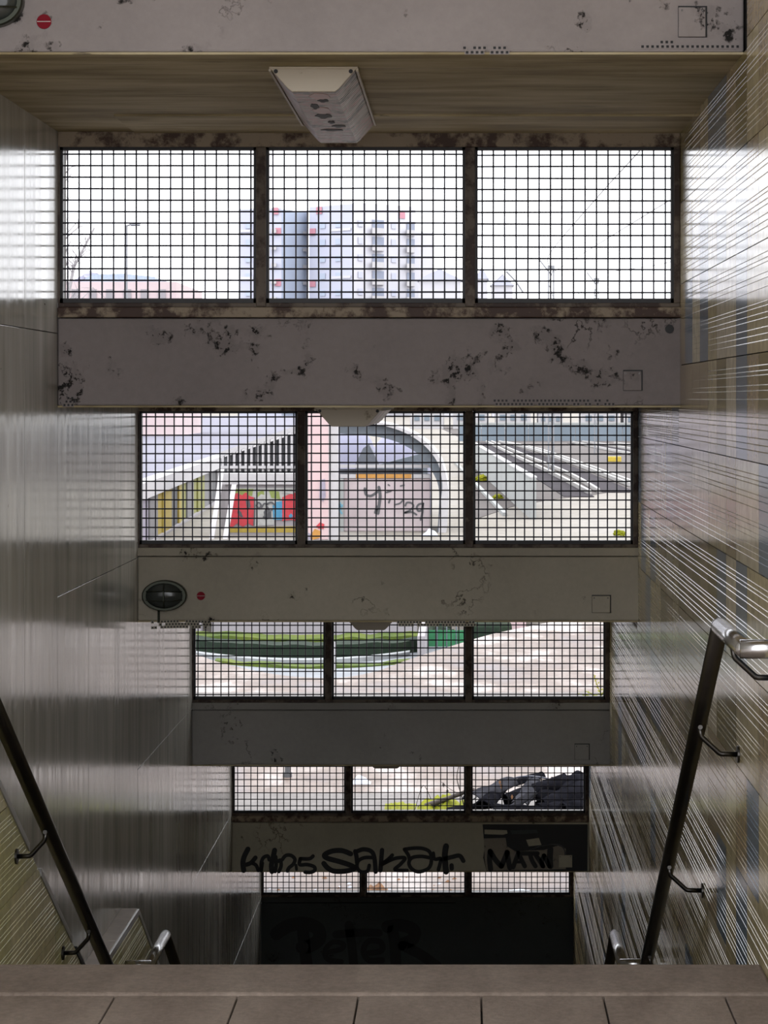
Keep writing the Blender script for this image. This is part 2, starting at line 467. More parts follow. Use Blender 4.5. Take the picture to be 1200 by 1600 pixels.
# perforated plaster beads along the lower beam edges
def perforated(n, px0, px1, py, rows, parent, drop=0.0, pitch=0.0125):
    D = DN[n]; x0 = (px0-VX)*D/F; x1 = (px1-VX)*D/F; z = E((VY-py)*D/F)
    mb = MB(); nx = int((x1-x0)/pitch)
    for r in range(rows):
        for i in range(nx):
            if random.random() < 0.12 and rows > 1: 
                continue
            cx = x0+pitch*(i+0.5+(0.5 if r % 2 else 0)); cz = z-pitch*0.9*r; h = pitch/2; q = pitch*0.27; y = D-0.004
            dz = -drop*math.sin(math.pi*i/nx); cz += dz
            o_ = [(cx-h, cz-h*.9), (cx+h, cz-h*.9), (cx+h, cz+h*.9), (cx-h, cz+h*.9)]
            i_ = [(cx-q, cz-q), (cx+q, cz-q), (cx+q, cz+q), (cx-q, cz+q)]
            vs_ = [(a, y, b) for a, b in o_+i_]
            mb.add(vs_, [(k, (k+1) % 4, (k+1) % 4+4, k+4) for k in range(4)])
            mb.add([(a, y+0.003, b) for a, b in i_], [(0, 1, 2, 3)], 1)
    mb.build('perforated_bead', [BEAM[n], SPRAY], parent)
perforated(-1, 1000, 1160, 73, 1, beams[-1]); perforated(-1, 1030, 1060, 66, 1, beams[-1]); perforated(-1, 722, 800, 75, 2, beams[-1])
perforated(0, 770, 962, 626, 2, beams[0]); perforated(0, 98, 122, 622, 3, beams[0])
perforated(1, 620, 745, 972, 2, beams[1])
perforated(1, 236, 330, 972, 3, beams[1], -0.004)

# ------------------------------------------------------------------ barred windows
PITCH = 0.0370; RW = 0.0029
MX = (-0.660, 0.0135)
winlabel = {0: 'barred window with the tower block and pale sky', 1: 'barred window onto tracks and painted walls', 2: 'barred window onto the oval sunken court',
            3: 'barred window behind the heap of black roofing felt', 4: 'lowest narrow barred window above the dark end wall'}
for n in range(0, 5):
    D = DN[n]; z0 = E(TOP[n]); z1 = E(SOF[n-1]); y = D+0.03
    we = empty('window_%d' % (n+1), ((XL+XR)/2, y, z0)); struct(we, winlabel[n])
    lint = 0.050 if n == 0 else 0.022
    MB().box(XL, XR, D, D+0.07, z1-lint, z1).build('lintel', RUST_L, we, bevel=0.003)
    MB().box(XL, XR, D+0.004, D+0.06, z0, z0+0.014).build('bottom_rail', RUST_M, we, bevel=0.002)
    MB().box(XL, XL+0.006, D, D+0.06, z0+0.014, z1-lint).build('jamb', RUST_M, we)
    MB().box(XR-0.020, XR, D, D+0.06, z0+0.014, z1-lint).build('jamb', RUST_M, we, bevel=0.002)
    for mx in MX:
        MB().box(mx-0.016, mx+0.016, D-0.003, D+0.055, z0+0.002, z1-lint).build('mullion', RUST_M, we, bevel=0.003)
    spans = [(XL+0.006, MX[0]-0.016), (MX[0]+0.016, MX[1]-0.016), (MX[1]+0.016, XR-0.020)]
    for a, b in spans:
        mb = MB(); t = 0.009; zb, zt = z0+0.014, z1-lint
        mb.box(a, b, D+0.012, D+0.042, zb, zb+t+0.006); mb.box(a, b, D+0.012, D+0.042, zt-t, zt)
        mb.box(a, a+t, D+0.012, D+0.042, zb, zt); mb.box(b-t, b, D+0.012, D+0.042, zb, zt)
        pn = mb.build('mesh_panel', BLACKM, we)
        g = MB(); x = a+0.021+random.uniform(-.006, .006); jit = random.uniform(-.002, .002)
        while x < b-0.006:
            dx = random.uniform(-.001, .001)
            g.tube([(x, y, zb), (x+dx, y+0.001, (zb+zt)/2), (x+dx*.5, y, zt)], RW, 5, False); x += PITCH
        z = zt-0.023+jit
        while z > zb+0.012:
            dz = random.uniform(-.0012, .0012)
            g.tube([(a, y-0.004, z), ((a+b)/2, y-0.004, z+dz), (b, y-0.004, z+dz*.4)], RW, 5, False); z -= PITCH
        g.build('wire_grid', WIRE, pn, smooth=True)

# ------------------------------------------------------------------ handrails
def fillet(pts, r, k=6):
    pts = [Vector(p) for p in pts]; out = [pts[0]]
    for i in range(1, len(pts)-1):
        a = (pts[i-1]-pts[i]); b = (pts[i+1]-pts[i]); rr = min(r, a.length*.45, b.length*.45)
        A = pts[i]+a.normalized()*rr; B = pts[i]+b.normalized()*rr
        for j in range(k+1):
            t = j/k; out.append((A*(1-t)**2)+pts[i]*2*t*(1-t)+B*t*t)
    out.append(pts[-1]); return out
RR = 0.0205
def bracket(root, x, xw, y, z, s):
    # s = +1: the wall is on the right
    b = MB(); zz = z-RR
    pts = fillet([(x, y, zz+0.006), (x+s*0.004, y, zz-0.022), (x+s*(abs(xw-x)*0.52), y, zz-0.066), (xw-s*0.003, y, zz-0.067)], 0.006, 3)
    b.tube(pts, 0.0068, 10)
    o = b.build('bracket', DARKST, root, smooth=True)
    mb = MB()
    mb.tube([(xw-s*0.006, y, zz-0.067), (xw-s*0.0005, y, zz-0.067)], 0.0215, 18)
    mb.build('flange', DARKST, o)
    MB().tube([(x-0.0, y-0.02, zz+0.004), (x, y+0.02, zz-0.001)], 0.006, 8).build('saddle', DARKST, o)
def rail(x, xw, y0, h0, y1, brs, s, label):
    z0 = E(h0); ln = y1-y0; z1 = z0-0.572*ln
    root = empty('handrail', (x, y0, z0-0.8)); tag(root, label, 'handrail', 'stair handrails')
    flat = MB(); flat.tube([(x, y0-0.50, z0), (x, y0+0.012, z0)], RR, 18)
    flat.build('level_tube', STEEL, root, smooth=True)
    MB().tube([(x, y0-0.003, z0+0.003), (x, y1, z1)], RR, 18).build('sloping_tube', DARKST, root, smooth=True)
    MB().tube([(x-s*0.01, y0-0.50, z0), (xw-s*0.001, y0-0.50, z0)], RR, 18).build('wall_return', STEEL, root, smooth=True)
    MB().tube([(x, y1-0.01, z1+0.004), (x, y1+0.25, z1)], RR, 18).build('level_tube', DARKST, root, smooth=True)
    bracket(root, x, xw, y0-0.27, z0, s)
    for yb in brs: bracket(root, x, xw, yb, z0-0.572*(yb-y0), s)
rail(0.590, XR, 5.65, -0.53, 8.40, (6.14, 7.07, 7.83), 1, 'steel handrail on the tiled right wall, upper flight')
rail(0.590, XR, 9.66, -2.13, 12.3, (10.3, 11.2, 12.0), 1, 'steel handrail on the tiled right wall, starting below the landing')
rail(-1.165, XD, 5.60, -0.525, 8.40, (5.95, 6.75, 7.53), -1, 'dark steel handrail on the left dado, upper flight')
rail(-1.165, XD, 9.42, -2.08, 12.3, (10.3, 11.2, 12.0), -1, 'steel handrail on the left dado, starting below the landing')

# ------------------------------------------------------------------ fluorescent soffit lamps
def m_diffuser():
    m, nt, b = new_mat('dirty_prismatic_diffuser')
    v = mapped(nt, (4.5, 3.5, 2.0)); f = noise_node(nt, v, 2.6, 4, 0.6)
    base = ramp(nt, f, [(0.36, (0.60, 0.53, 0.46)), (0.46, (0.40, 0.33, 0.28)), (0.50, (0.60, 0.34, 0.32)), (0.56, (0.50, 0.43, 0.37)), (0.60, (0.32, 0.25, 0.19)), (0.63, (0.04, 0.03, 0.025)), (0.67, (0.3, 0.24, 0.2))])
    nt.links.new(base, b.inputs['Base Color']); b.inputs['Roughness'].default_value = 0.28
    b.inputs['Transmission Weight'].default_value = 0.25
    wv = nt.nodes.new('ShaderNodeTexWave'); wv.inputs['Scale'].default_value = 14; wv.bands_direction = 'Y'; wv.inputs['Distortion'].default_value = 2
    nt.links.new(mapped(nt), wv.inputs['Vector']); bump(nt, b, wv.outputs['Fac'], 0.35, 0.01)
    return m
DIFF = m_diffuser()
AGED = plain('aged_pink_cover', (0.62, 0.40, 0.38), 0.4)
lamp_words = {-1: 'dirty prismatic soffit lamp over the head of the stair', 0: 'soffit lamp below the chipped grey beam', 1: 'soffit lamp below the beam with the oval lamp', 2: 'soffit lamp below the smooth grey beam, above the graffiti'}
for n in (-1, 0, 1, 2):
    zc = E(SOF[n]); ya = 6.30 if n == -1 else DN[n]+0.36; yb = ya+1.26; xc = -0.395
    root = empty('soffit_lamp', (xc, ya, zc-0.07)); tag(root, lamp_words[n], 'ceiling lamp', 'soffit lamps')
    MB().box(xc-0.115, xc+0.115, ya-0.004, yb+0.004, zc-0.007, zc-0.0005).build('base_plate', LAMPW, root, bevel=0.002)
    tr = [(xc-0.112, zc-0.006), (xc+0.112, zc-0.006), (xc+0.066, zc-0.058), (xc+0.056, zc-0.066), (xc-0.056, zc-0.066), (xc-0.066, zc-0.058)]
    MB().prism(tr, 'y', ya-0.004, ya+0.012).build('end_cap', LAMPW, root, bevel=0.002)
    MB().prism(tr, 'y', yb-0.012, yb+0.004).build('end_cap', LAMPW, root, bevel=0.002)
    # ribbed diffuser trough
    mb = MB(); k = 40; ring = []
    for i in range(k+1):
        y = ya+0.012+(yb-ya-0.024)*i/k; e = 0.0025 if i % 2 else 0.0
        ring.append([(px_*(1-e*6)+xc*e*6, y, pz_+e*0.4) for px_, pz_ in tr[1:]+tr[:1]])
    nn = len(tr); vs_ = [p for r_ in ring for p in r_]
    fs_ = [(i*nn+j, i*nn+j+1, (i+1)*nn+j+1, (i+1)*nn+j) for i in range(k) for j in range(nn-1)]
    mb.add(vs_, fs_); mb.build('diffuser', DIFF, root)
    for sx in (-0.097, 0.097):
        MB().tube([(xc+sx, ya-0.0065, zc-0.0135), (xc+sx, ya-0.0035, zc-0.0135)], 0.0055, 10).build('screw', SPRAY, root)
    if n == -1:      # dirt and dead insects lying in the trough, a pinkish tint where the cover has aged
        for px, py, rx, ry, m_ in ((492, 166, 6, 4.2, SPRAYG), (506, 181, 12, 3.6, SPRAYG), (505, 157, 8, 2.4, SPRAYG), (518, 191, 5, 1.8, SPRAYG), (530, 197, 10, 1.8, SPRAYG), (520, 203, 16, 1.4, SPRAYG), (500, 151, 15, 5, AGED), (503, 173, 13, 6, AGED)):
            q = GP(px, py, SOF[-1]-0.066); k_ = q.y/F; ax_, ay_ = rx*k_, ry*q.y*q.y/(F*(SOF[-1]-0.066))
            dz = 0.0012 if m_ is SPRAYG else 0.0006
            MB().prism([(q.x+ax_*math.cos(t*.5236)*(1+.2*math.sin(t*2.3)), q.y+ay_*math.sin(t*.5236)*(1+.2*math.cos(t*1.7))) for t in range(12)], 'z', zc-0.066-dz, zc-0.0655).build('dirt_smear', m_, root)
    for sx in (-1, 1):
        MB().box(xc+sx*0.113-0.003, xc+sx*0.113+0.003, ya, yb, zc-0.013, zc-0.006).build('edge_rail', LAMPW, root)

# ------------------------------------------------------------------ fittings on the beams
def plate(n, px0, px1, py0, py1, mat, label, gap=True):
    D = DN[n]; a = P(px0, py1, D); b = P(px1, py0, D)
    root = empty('access_plate', ((a.x+b.x)/2, D, a.z)); tag(root, label, 'access plate', 'square access plates on the beams')
    mb = MB(); mb.box(a.x, b.x, D-0.008, D-0.0005, a.z, b.z); mb.build('cover', mat, root, bevel=0.0015)
    if gap: MB().box(a.x-0.001, b.x+0.0045, D-0.0025, D-0.0003, a.z-0.001, b.z+0.004).build('shadow_gap_frame', SPRAY, root)  # black rim paints the shade in the gap round the cover
    for sx in (0.12, 0.88):
        x = a.x+(b.x-a.x)*sx
        MB().tube([(x, D-0.010, b.z-0.008), (x, D-0.0075, b.z-0.008)], 0.0025, 8).build('screw', DARKST, root)
plate(-1, 1060, 1102, 12, 58, BEAM[-1], 'square access plate on the lilac-grey beam over the stair head')
plate(0, 974, 1002, 580, 610, BEAM[0], 'square access plate on the chipped grey beam')
plate(1, 925, 953, 931, 957, BEAM[1], 'square access plate on the beige beam opposite the oval lamp')
plate(2, 898, 920, 1163, 1187, BEAM[2], 'square access plate on the smooth grey beam')
plate(3, 873, 894, 1336, 1355, BEAM[3], 'square access plate beside the black graffiti tags', False)

def dot(n, px, py, r, label):
    c = P(px, py, DN[n]); D = DN[n]; rr = r*D/F
    root = empty('red_disc', (c.x, D, c.z-rr)); tag(root, label, 'red disc', 'round red signal discs')
    MB().disc_y(c.x, c.z, D-0.004, D-0.0004, rr, rr).build('disc', RED, root, bevel=0.001)
    MB().box(c.x-rr*0.92, c.x+rr*0.92, D-0.0052, D-0.0036, c.z-rr*0.04, c.z+rr*0.05).build('white_bar', WHITE, root)
dot(-1, 69, 34, 11.5, 'round red disc on the lilac-grey beam over the stair head')
dot(1, 314, 931, 6.5, 'round red disc on the beige beam beside the oval lamp')

def bulkhead(n, px, py, rx, ry, label):
    D = DN[n]; c = P(px, py, D); ax, az = rx*D/F, ry*D/F
    root = empty('oval_lamp', (c.x, D, c.z-az)); tag(root, label, 'wall lamp', 'oval bulkhead lamps')
    def oval(y, kx, kz=None): 
        kz = kz or kx
        return [(c.x+ax*kx*math.cos(t*math.pi/18), y, c.z+az*kz*math.sin(t*math.pi/18)) for t in range(36)]
    def skin(rings, cap=True):
        mb = MB(); vs_ = [p for r_ in rings for p in r_]; n_ = 36
        fs_ = [(i*n_+j, i*n_+(j+1) % n_, (i+1)*n_+(j+1) % n_, (i+1)*n_+j) for i in range(len(rings)-1) for j in range(n_)]
        if cap: fs_.append(tuple((len(rings)-1)*n_+j for j in range(n_)))
        return mb.add(vs_, fs_)
    skin([oval(D-0.0005, 1), oval(D-0.028, 1), oval(D-0.034, 0.95), oval(D-0.034, 0.82), oval(D-0.024, 0.80)], False).build('rim', BRONZE, root, smooth=False)
    skin([oval(D-0.024, 0.82), oval(D-0.036, 0.72), oval(D-0.045, 0.5), oval(D-0.049, 0.2)]).build('glass', GLASSD, root, smooth=True)
    for k in (-0.28, 0.28):
        MB().tube([(c.x-ax*0.8, D-0.034, c.z+az*k), (c.x-ax*.4, D-0.052, c.z+az*k*1.1), (c.x+ax*.4, D-0.052, c.z+az*k*1.1), (c.x+ax*0.8, D-0.034, c.z+az*k)], 0.0028, 6).build('guard_bar', BRONZE, root)
    for k in (0,):
        MB().tube([(c.x+ax*k, D-0.034, c.z-az*.8), (c.x+ax*k, D-0.055, c.z-az*.3), (c.x+ax*k, D-0.055, c.z+az*.3), (c.x+ax*k, D-0.034, c.z+az*.8)], 0.0028, 6).build('guard_bar', BRONZE, root)
    return root
bulkhead(1, 258, 930, 35, 24, 'oval bulkhead lamp on the beige beam beside the red disc')
bulkhead(-1, -8, 3, 47, 41, 'oval bulkhead lamp on the lilac-grey beam over the stair head')
# feed pipe of the beige beam's lamp, and a pipe stub on the grey beam
tag(MB().tube([P(248, 954, DN[1]-0.006), P(248, 972, DN[1]-0.006)], 0.005, 8).build('cable_conduit', BRONZE), 'short dark conduit below the oval lamp', 'conduit')
tag(MB().disc_y(P(1046, 514, 7.83).x, P(1046, 514, 7.83).z, 7.822, 7.8295, 0.014, 0.014, 16).build('cable_gland', SPRAY), 'black round cable gland at the end of the chipped grey beam', 'cable gland')

# ------------------------------------------------------------------ sprayed lettering
def ribbon(mb, pts, wd, y, k=7):
    pts = smooth_line([(p[0], p[1], 0) for p in pts], k)
    L_, R_ = [], []
    for i, p in enumerate(pts):
        t = (pts[min(i+1, len(pts)-1)]-pts[max(i-1, 0)])
        t = t.normalized() if t.length > 1e-9 else Vector((1, 0, 0))
        nrm = Vector((-t.y, t.x, 0))*wd/2
        L_.append(p+nrm); R_.append(p-nrm)
    n = len(pts); vs_ = [(q.x, y, q.y) for q in L_+R_]
    mb.add(vs_, [(i, i+1, n+i+1, n+i) for i in range(n-1)])
    for p in (pts[0], pts[-1]):
        m_ = 10; mb.add([(p.x+wd/2*math.cos(2*math.pi*j/m_), y-0.0002, p.y+wd/2*math.sin(2*math.pi*j/m_)) for j in range(m_)], [tuple(range(m_))])
def lettering(name, strokes, D, mat, parent, off=0.0025, wk=1.15):
    mb = MB(); y = D-off
    for wpx, pts in strokes:
        ribbon(mb, [((px-VX)*D/F, E((VY-py)*D/F)) for px, py in pts], wpx*wk*D/F, y)
    return mb.build(name, mat, parent)
S1 = lambda x, y: (360+x/6.0, 1310+y/6.0)
S2 = lambda x, y: (500+x/5.0, 1310+y/5.0)
S3 = lambda x, y: (730+x/6.0, 1280+y/6.0)
S4 = lambda x, y: (400+x/3.75, 1400+y/3.75)
def st_(S, wpx, *pts): return (wpx, [S(*p) for p in pts])
B3 = beams[3]
lettering('graffiti_tag', [
    st_(S1, 7, (165, 100), (130, 170), (118, 230), (125, 300)), st_(S1, 6, (235, 180), (190, 230), (130, 250)), st_(S1, 5, (190, 225), (240, 250), (262, 300)),
    st_(S1, 5, (290, 300), (290, 230), (310, 180), (350, 165), (365, 200)), st_(S1, 5, (300, 230), (290, 290)),
    st_(S1, 7, (415, 110), (400, 180), (385, 250), (390, 310)), st_(S1, 5, (425, 170), (430, 240), (420, 310)), st_(S1, 5, (445, 215), (470, 205), (475, 260), (455, 310)),
    st_(S1, 5, (485, 200), (520, 160), (570, 160), (605, 195), (590, 240), (550, 275), (535, 305)),
    st_(S1, 4, (615, 250), (620, 290)), st_(S1, 5, (775, 165), (740, 190), (655, 190)), st_(S1, 5, (655, 190), (650, 245), (720, 245), (785, 265), (790, 300), (750, 318), (700, 316))], DN[3], SPRAY, B3)
lettering('graffiti_tag', [
    st_(S2, 7, (240, 120), (170, 95), (90, 100), (35, 130), (60, 155), (150, 180), (240, 210), (270, 235), (200, 255), (110, 255), (60, 230), (30, 195)),
    st_(S2, 6, (290, 100), (340, 85), (400, 100), (425, 150), (435, 260)), st_(S2, 5, (425, 150), (350, 150), (300, 175), (290, 225), (320, 260), (370, 255), (385, 210)),
    st_(S2, 6, (275, 100), (285, 140), (290, 190)),
    st_(S2, 6, (485, 90), (480, 150), (472, 250)), st_(S2, 5, (565, 130), (530, 165), (480, 200)), st_(S2, 5, (480, 205), (560, 165), (620, 150), (665, 155), (630, 200), (585, 245), (680, 250)),
    st_(S2, 5, (660, 85), (740, 75), (810, 80), (860, 110), (870, 180), (845, 235), (770, 260), (715, 235), (695, 190), (720, 150), (790, 140), (855, 150)), st_(S2, 5, (660, 85), (690, 130), (700, 170)),
    st_(S2, 5, (885, 115), (895, 160), (940, 155)), st_(S2, 8, (985, 60), (975, 140), (985, 260)), st_(S2, 6, (950, 165), (1030, 145), (1090, 135), (1120, 175)), st_(S2, 5, (945, 170), (925, 245)), st_(S2, 6, (1028, 210), (1029, 235))], DN[3], SPRAY, B3)
lettering('graffiti_tag', [
    st_(S3, 7, (215, 300), (210, 380), (220, 470)), st_(S3, 7, (215, 300), (265, 380), (320, 440)), st_(S3, 7, (320, 440), (350, 370), (375, 310)), st_(S3, 7, (375, 310), (385, 380), (400, 455)),
    st_(S3, 6, (430, 450), (455, 380), (480, 315)), st_(S3, 6, (480, 315), (510, 380), (540, 440)), st_(S3, 4, (450, 400), (520, 400)),
    st_(S3, 6, (500, 320), (580, 320), (660, 320)), st_(S3, 6, (585, 320), (610, 390), (640, 440)),
    st_(S3, 6, (640, 330), (680, 390), (710, 440)), st_(S3, 6, (710, 440), (700, 390), (720, 340)), st_(S3, 6, (720, 340), (745, 390), (770, 440)), st_(S3, 8, (780, 440), (775, 370), (780, 280))], DN[3]-0.004, SPRAY, B3)
lettering('graffiti_tag', [
    st_(S4, 18, (120, 220), (190, 175), (280, 160), (360, 190), (370, 250), (320, 290), (270, 300)), st_(S4, 16, (275, 200), (285, 300), (300, 420)),
    st_(S4, 7, (420, 330), (500, 310), (510, 280), (450, 270), (405, 320), (420, 370), (500, 385)), st_(S4, 12, (545, 170), (560, 280), (575, 420)), st_(S4, 11, (470, 225), (600, 215), (720, 215)),
    st_(S4, 8, (650, 335), (735, 320), (730, 270), (660, 265), (630, 320), (660, 375), (740, 375)),
    st_(S4, 15, (800, 200), (815, 300), (820, 420)), st_(S4, 17, (770, 180), (850, 170), (925, 200), (915, 255), (850, 285)), st_(S4, 14, (860, 290), (960, 340), (1060, 410))], DN[4], SPRAY, beams[4])

# broken render at the right end of the olive beam: exposed dark core with ragged patches
D3 = DN[3]
def patch(poly_px, mat, depth, name, parent=B3, D=D3):
    MB().prism([((px-VX)*D/F, E((VY-py)*D/F)) for px, py in poly_px], 'y', D-depth, D-0.0003).build(name, mat, parent)
patch([(754, 1288), (918, 1288), (918, 1361), (760, 1361), (755, 1340), (757, 1325)], SPRAY, 0.0020, 'exposed_core')
patch([(757, 1296), (792, 1297), (793, 1302), (786, 1304), (757, 1303)], BEAM[3], 0.0060, 'render_flake')
patch([(797, 1297), (838, 1296), (841, 1301), (818, 1303), (800, 1303)], BEAM[4], 0.0060, 'render_flake')
patch([(756, 1310), (790, 1309), (792, 1322), (805, 1330), (850, 1328), (872, 1321), (884, 1326), (884, 1358), (760, 1360), (757, 1340)], COREC, 0.0032, 'render_flake')
patch([(822, 1312), (842, 1309), (846, 1320), (826, 1322)], BEAM[3], 0.0065, 'render_flake')
patch([(793, 1311), (812, 1311), (811, 1320), (795, 1319)], SPRAY, 0.0045, 'render_flake')
tag(MB().tube(smooth_line([P(826, 1328, D3-0.012), P(850, 1321, D3-0.014), P(872, 1320, D3-0.014), P(881, 1326, D3-0.012), P(883, 1336, D3-0.01)]), 0.0035, 8).build('loose_cable', SPRAYG), 'loose grey cable hanging to the plate beside the graffiti', 'cable')
# patches on the dark end wall
D4 = DN[4]
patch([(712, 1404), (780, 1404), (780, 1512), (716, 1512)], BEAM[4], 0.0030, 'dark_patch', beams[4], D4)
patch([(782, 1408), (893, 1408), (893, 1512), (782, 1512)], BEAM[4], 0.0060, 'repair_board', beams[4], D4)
# ------------------------------------------------------------------ outside: materials
G = -3.25                                   # plaza level relative to the eye
PAVE = m_ground('plaza_pavement', (0.105, 0.058, 0.040), (0.140, 0.112, 0.098), (0.155, 0.155, 0.178), 1.1, 7.0, True)
GRAVEL = m_ground('pale_gravel', (0.15, 0.135, 0.11), (0.185, 0.17, 0.15), (0.21, 0.20, 0.19), 0.25, 3.0)
COURT = plain('court_floor', (0.13, 0.14, 0.155), 0.7, 0, 0.2, 1.5)
BALLAST = m_ground('track_ballast', (0.046, 0.038, 0.036), (0.066, 0.056, 0.053), (0.10, 0.09, 0.085), 0.15, 2.5)
SLEEP = plain('track_bed_dark', (0.022, 0.018, 0.022), 0.9, 0, 0.3, 2.0, 0.1)
RAILM = plain('polished_rail', (0.30, 0.29, 0.28), 0.5, 0.2)
ROOFM = m_ground('roof_screed', (0.10, 0.09, 0.085), (0.13, 0.12, 0.115), (0.16, 0.15, 0.15), 2.0, 14.0)
MOSS = m_ground('moss', (0.05, 0.065, 0.003), (0.15, 0.155, 0.004), (0.27, 0.19, 0.006), 3.0, 26.0)
IVY = m_ground('ivy_leaves', (0.020, 0.045, 0.012), (0.06, 0.085, 0.012), (0.13, 0.14, 0.025), 1.2, 9.0)
BENCH = plain('grey_bench_concrete', (0.19, 0.20, 0.205), 0.8)
IVYD = m_ground('ivy_dark', (0.005, 0.010, 0.006), (0.012, 0.022, 0.013), (0.03, 0.04, 0.02), 2.0, 12.0)
PALEW = plain('pale_render_wall', (0.22, 0.205, 0.215), 0.8, 0, 0.06, 1.0)
TERR = plain('terrace_screed', (0.135, 0.133, 0.165), 0.85, 0, 0.08, 0.2, 0.2)
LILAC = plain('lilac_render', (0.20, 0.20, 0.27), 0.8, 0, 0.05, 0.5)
PINK = plain('pinkish_concrete', (0.42, 0.31, 0.315), 0.8, 0, 0.08, 1.2)
PINKW = plain('weathered_pink_wall', (0.36, 0.305, 0.315), 0.8, 0, 0.12, 1.5)
WHITEX = plain('weathered_white_paint', (0.34, 0.33, 0.34), 0.6, 0, 0.05)
GREYB = plain('blue_grey_steel', (0.085, 0.10, 0.12), 0.6, 0, 0.1)
SLATE = plain('slate_blue_barrier', (0.125, 0.155, 0.185), 0.8, 0, 0.12, 0.3)
GREYW = plain('grey_green_wall', (0.24, 0.25, 0.245), 0.8, 0, 0.08, 0.6)
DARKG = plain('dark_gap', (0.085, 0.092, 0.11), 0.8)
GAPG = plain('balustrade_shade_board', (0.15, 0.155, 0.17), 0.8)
FELT = plain('black_roofing_felt', (0.007, 0.007, 0.009), 0.6, 0, 0.5, 12.0, 0.0)
FELTG = plain('grey_felt_underside', (0.030, 0.030, 0.035), 0.6, 0, 0.4, 9.0, 0.0)
BARK = plain('grey_bark', (0.045, 0.035, 0.03), 0.85, 0, 0.4, 20.0)
DRYL = plain('dry_leaf', (0.16, 0.075, 0.03), 0.8, 0, 0.4, 20.0)
CABLE = plain('blue_black_cable', (0.012, 0.013, 0.03), 0.4)
LITTER = plain('white_litter', (0.42, 0.44, 0.50), 0.6, 0, 0.1)
ORANGE = plain('orange_rail_paint', (0.36, 0.17, 0.03), 0.6)
YELLOW = plain('yellow_paint', (0.36, 0.26, 0.02), 0.6)
MURAL = {'red': plain('mural_red', (0.36, 0.025, 0.035), 0.7), 'blue': plain('mural_blue', (0.04, 0.18, 0.30), 0.7),
         'green': plain('mural_green', (0.16, 0.20, 0.05), 0.7), 'white': plain('mural_white', (0.28, 0.28, 0.27), 0.7),
         'ochre': plain('panel_ochre', (0.27, 0.20, 0.03), 0.7), 'olive': plain('panel_olive', (0.17, 0.17, 0.035), 0.7),
         'grey': plain('panel_grey', (0.125, 0.12, 0.125), 0.7), 'lilac': plain('panel_lilac', (0.21, 0.19, 0.24), 0.7),
         'cyan': plain('panel_cyan', (0.10, 0.24, 0.32), 0.7), 'dark': plain('panel_dark', (0.05, 0.05, 0.055), 0.7)}
TOWA = plain('tower_hazed_tone', (0.34, 0.35, 0.43), 0.7, 0, 0.03, 0.05)  # distance haze is mixed into the tower colours
TOWB = plain('tower_hazed_shade_tone', (0.29, 0.33, 0.41), 0.7, 0, 0.03, 0.05)  # darker, bluer tone paints the shade on the side face
TOWC = plain('tower_hazed_lit_tone', (0.40, 0.395, 0.43), 0.7, 0, 0.03, 0.05)  # paler tone paints the brighter-lit faces
TSHADE = plain('tower_recess_shade', (0.16, 0.18, 0.24), 0.4, 0, 0.1)  # flat dark tone paints the shade inside the loggia recesses
TRED = plain('tower_red_panel', (0.36, 0.16, 0.20), 0.7)
BRICK = plain('pale_red_brick', (0.42, 0.34, 0.345), 0.8, 0, 0.06, 0.4)
BLUER = plain('blue_metal_roof', (0.24, 0.29, 0.36), 0.6)
POLE = plain('galvanised_pole', (0.18, 0.185, 0.20), 0.5, 0.3)
GLARE_BARK = plain('glare_paled_bark', (0.26, 0.245, 0.25), 0.8)  # sky glare washing out the thin branches is put into this colour
GREENN = plain('green_netting', (0.02, 0.14, 0.055), 0.8, 0, 0.2)

# ------------------------------------------------------------------ outside: ground
gz = E(G)
# near plaza, ending at the rim of the sunken court
rim = [GP(px, py, G) for px, py in ((-60, 1000), (120, 1003), (240, 1010), (300, 1021), (340, 1034), (390, 1046), (440, 1055), (490, 1059), (540, 1058), (590, 1048), (640, 1030), (700, 1011), (760, 993), (800, 984), (860, 972), (940, 957), (1100, 945))]
rim2 = smooth_line(rim, 4)
poly = [(-30, 15.86), (30, 15.86), (30, rim2[-1].y)] + [(p.x, p.y) for p in reversed(rim2)] + [(-30, rim2[0].y)]
pl = MB(); n_ = len(poly)
pl.add([(x, y, gz) for x, y in poly], [tuple(range(n_))])
for p, q in zip(rim2[:-1], rim2[1:]):
    pl.add([(p.x, p.y, gz), (q.x, q.y, gz), (q.x, q.y, gz-1.0), (p.x, p.y, gz-1.0)], [(0, 1, 2, 3)])
plz = struct(pl.build('plaza_ground', PAVE), 'stained concrete pavement of the plaza')
for x0, x1 in ((-30, XL-0.29), (XR+0.27, 30)):
    struct(MB().box(x0, x1, -10, 15.86, gz-0.2, gz).build('plaza_ground', PAVE), 'stained concrete pavement of the plaza')
LG = G-1.0
struct(MB().box(-40, 40, 26, 43.6, E(LG)-0.3, E(LG)).build('court_ground', COURT), 'grey floor of the sunken oval court')
struct(MB().box(-160, 160, 43.2, 700, gz-1.5, gz).build('far_ground', GRAVEL), 'pale gravel ground beyond the court')

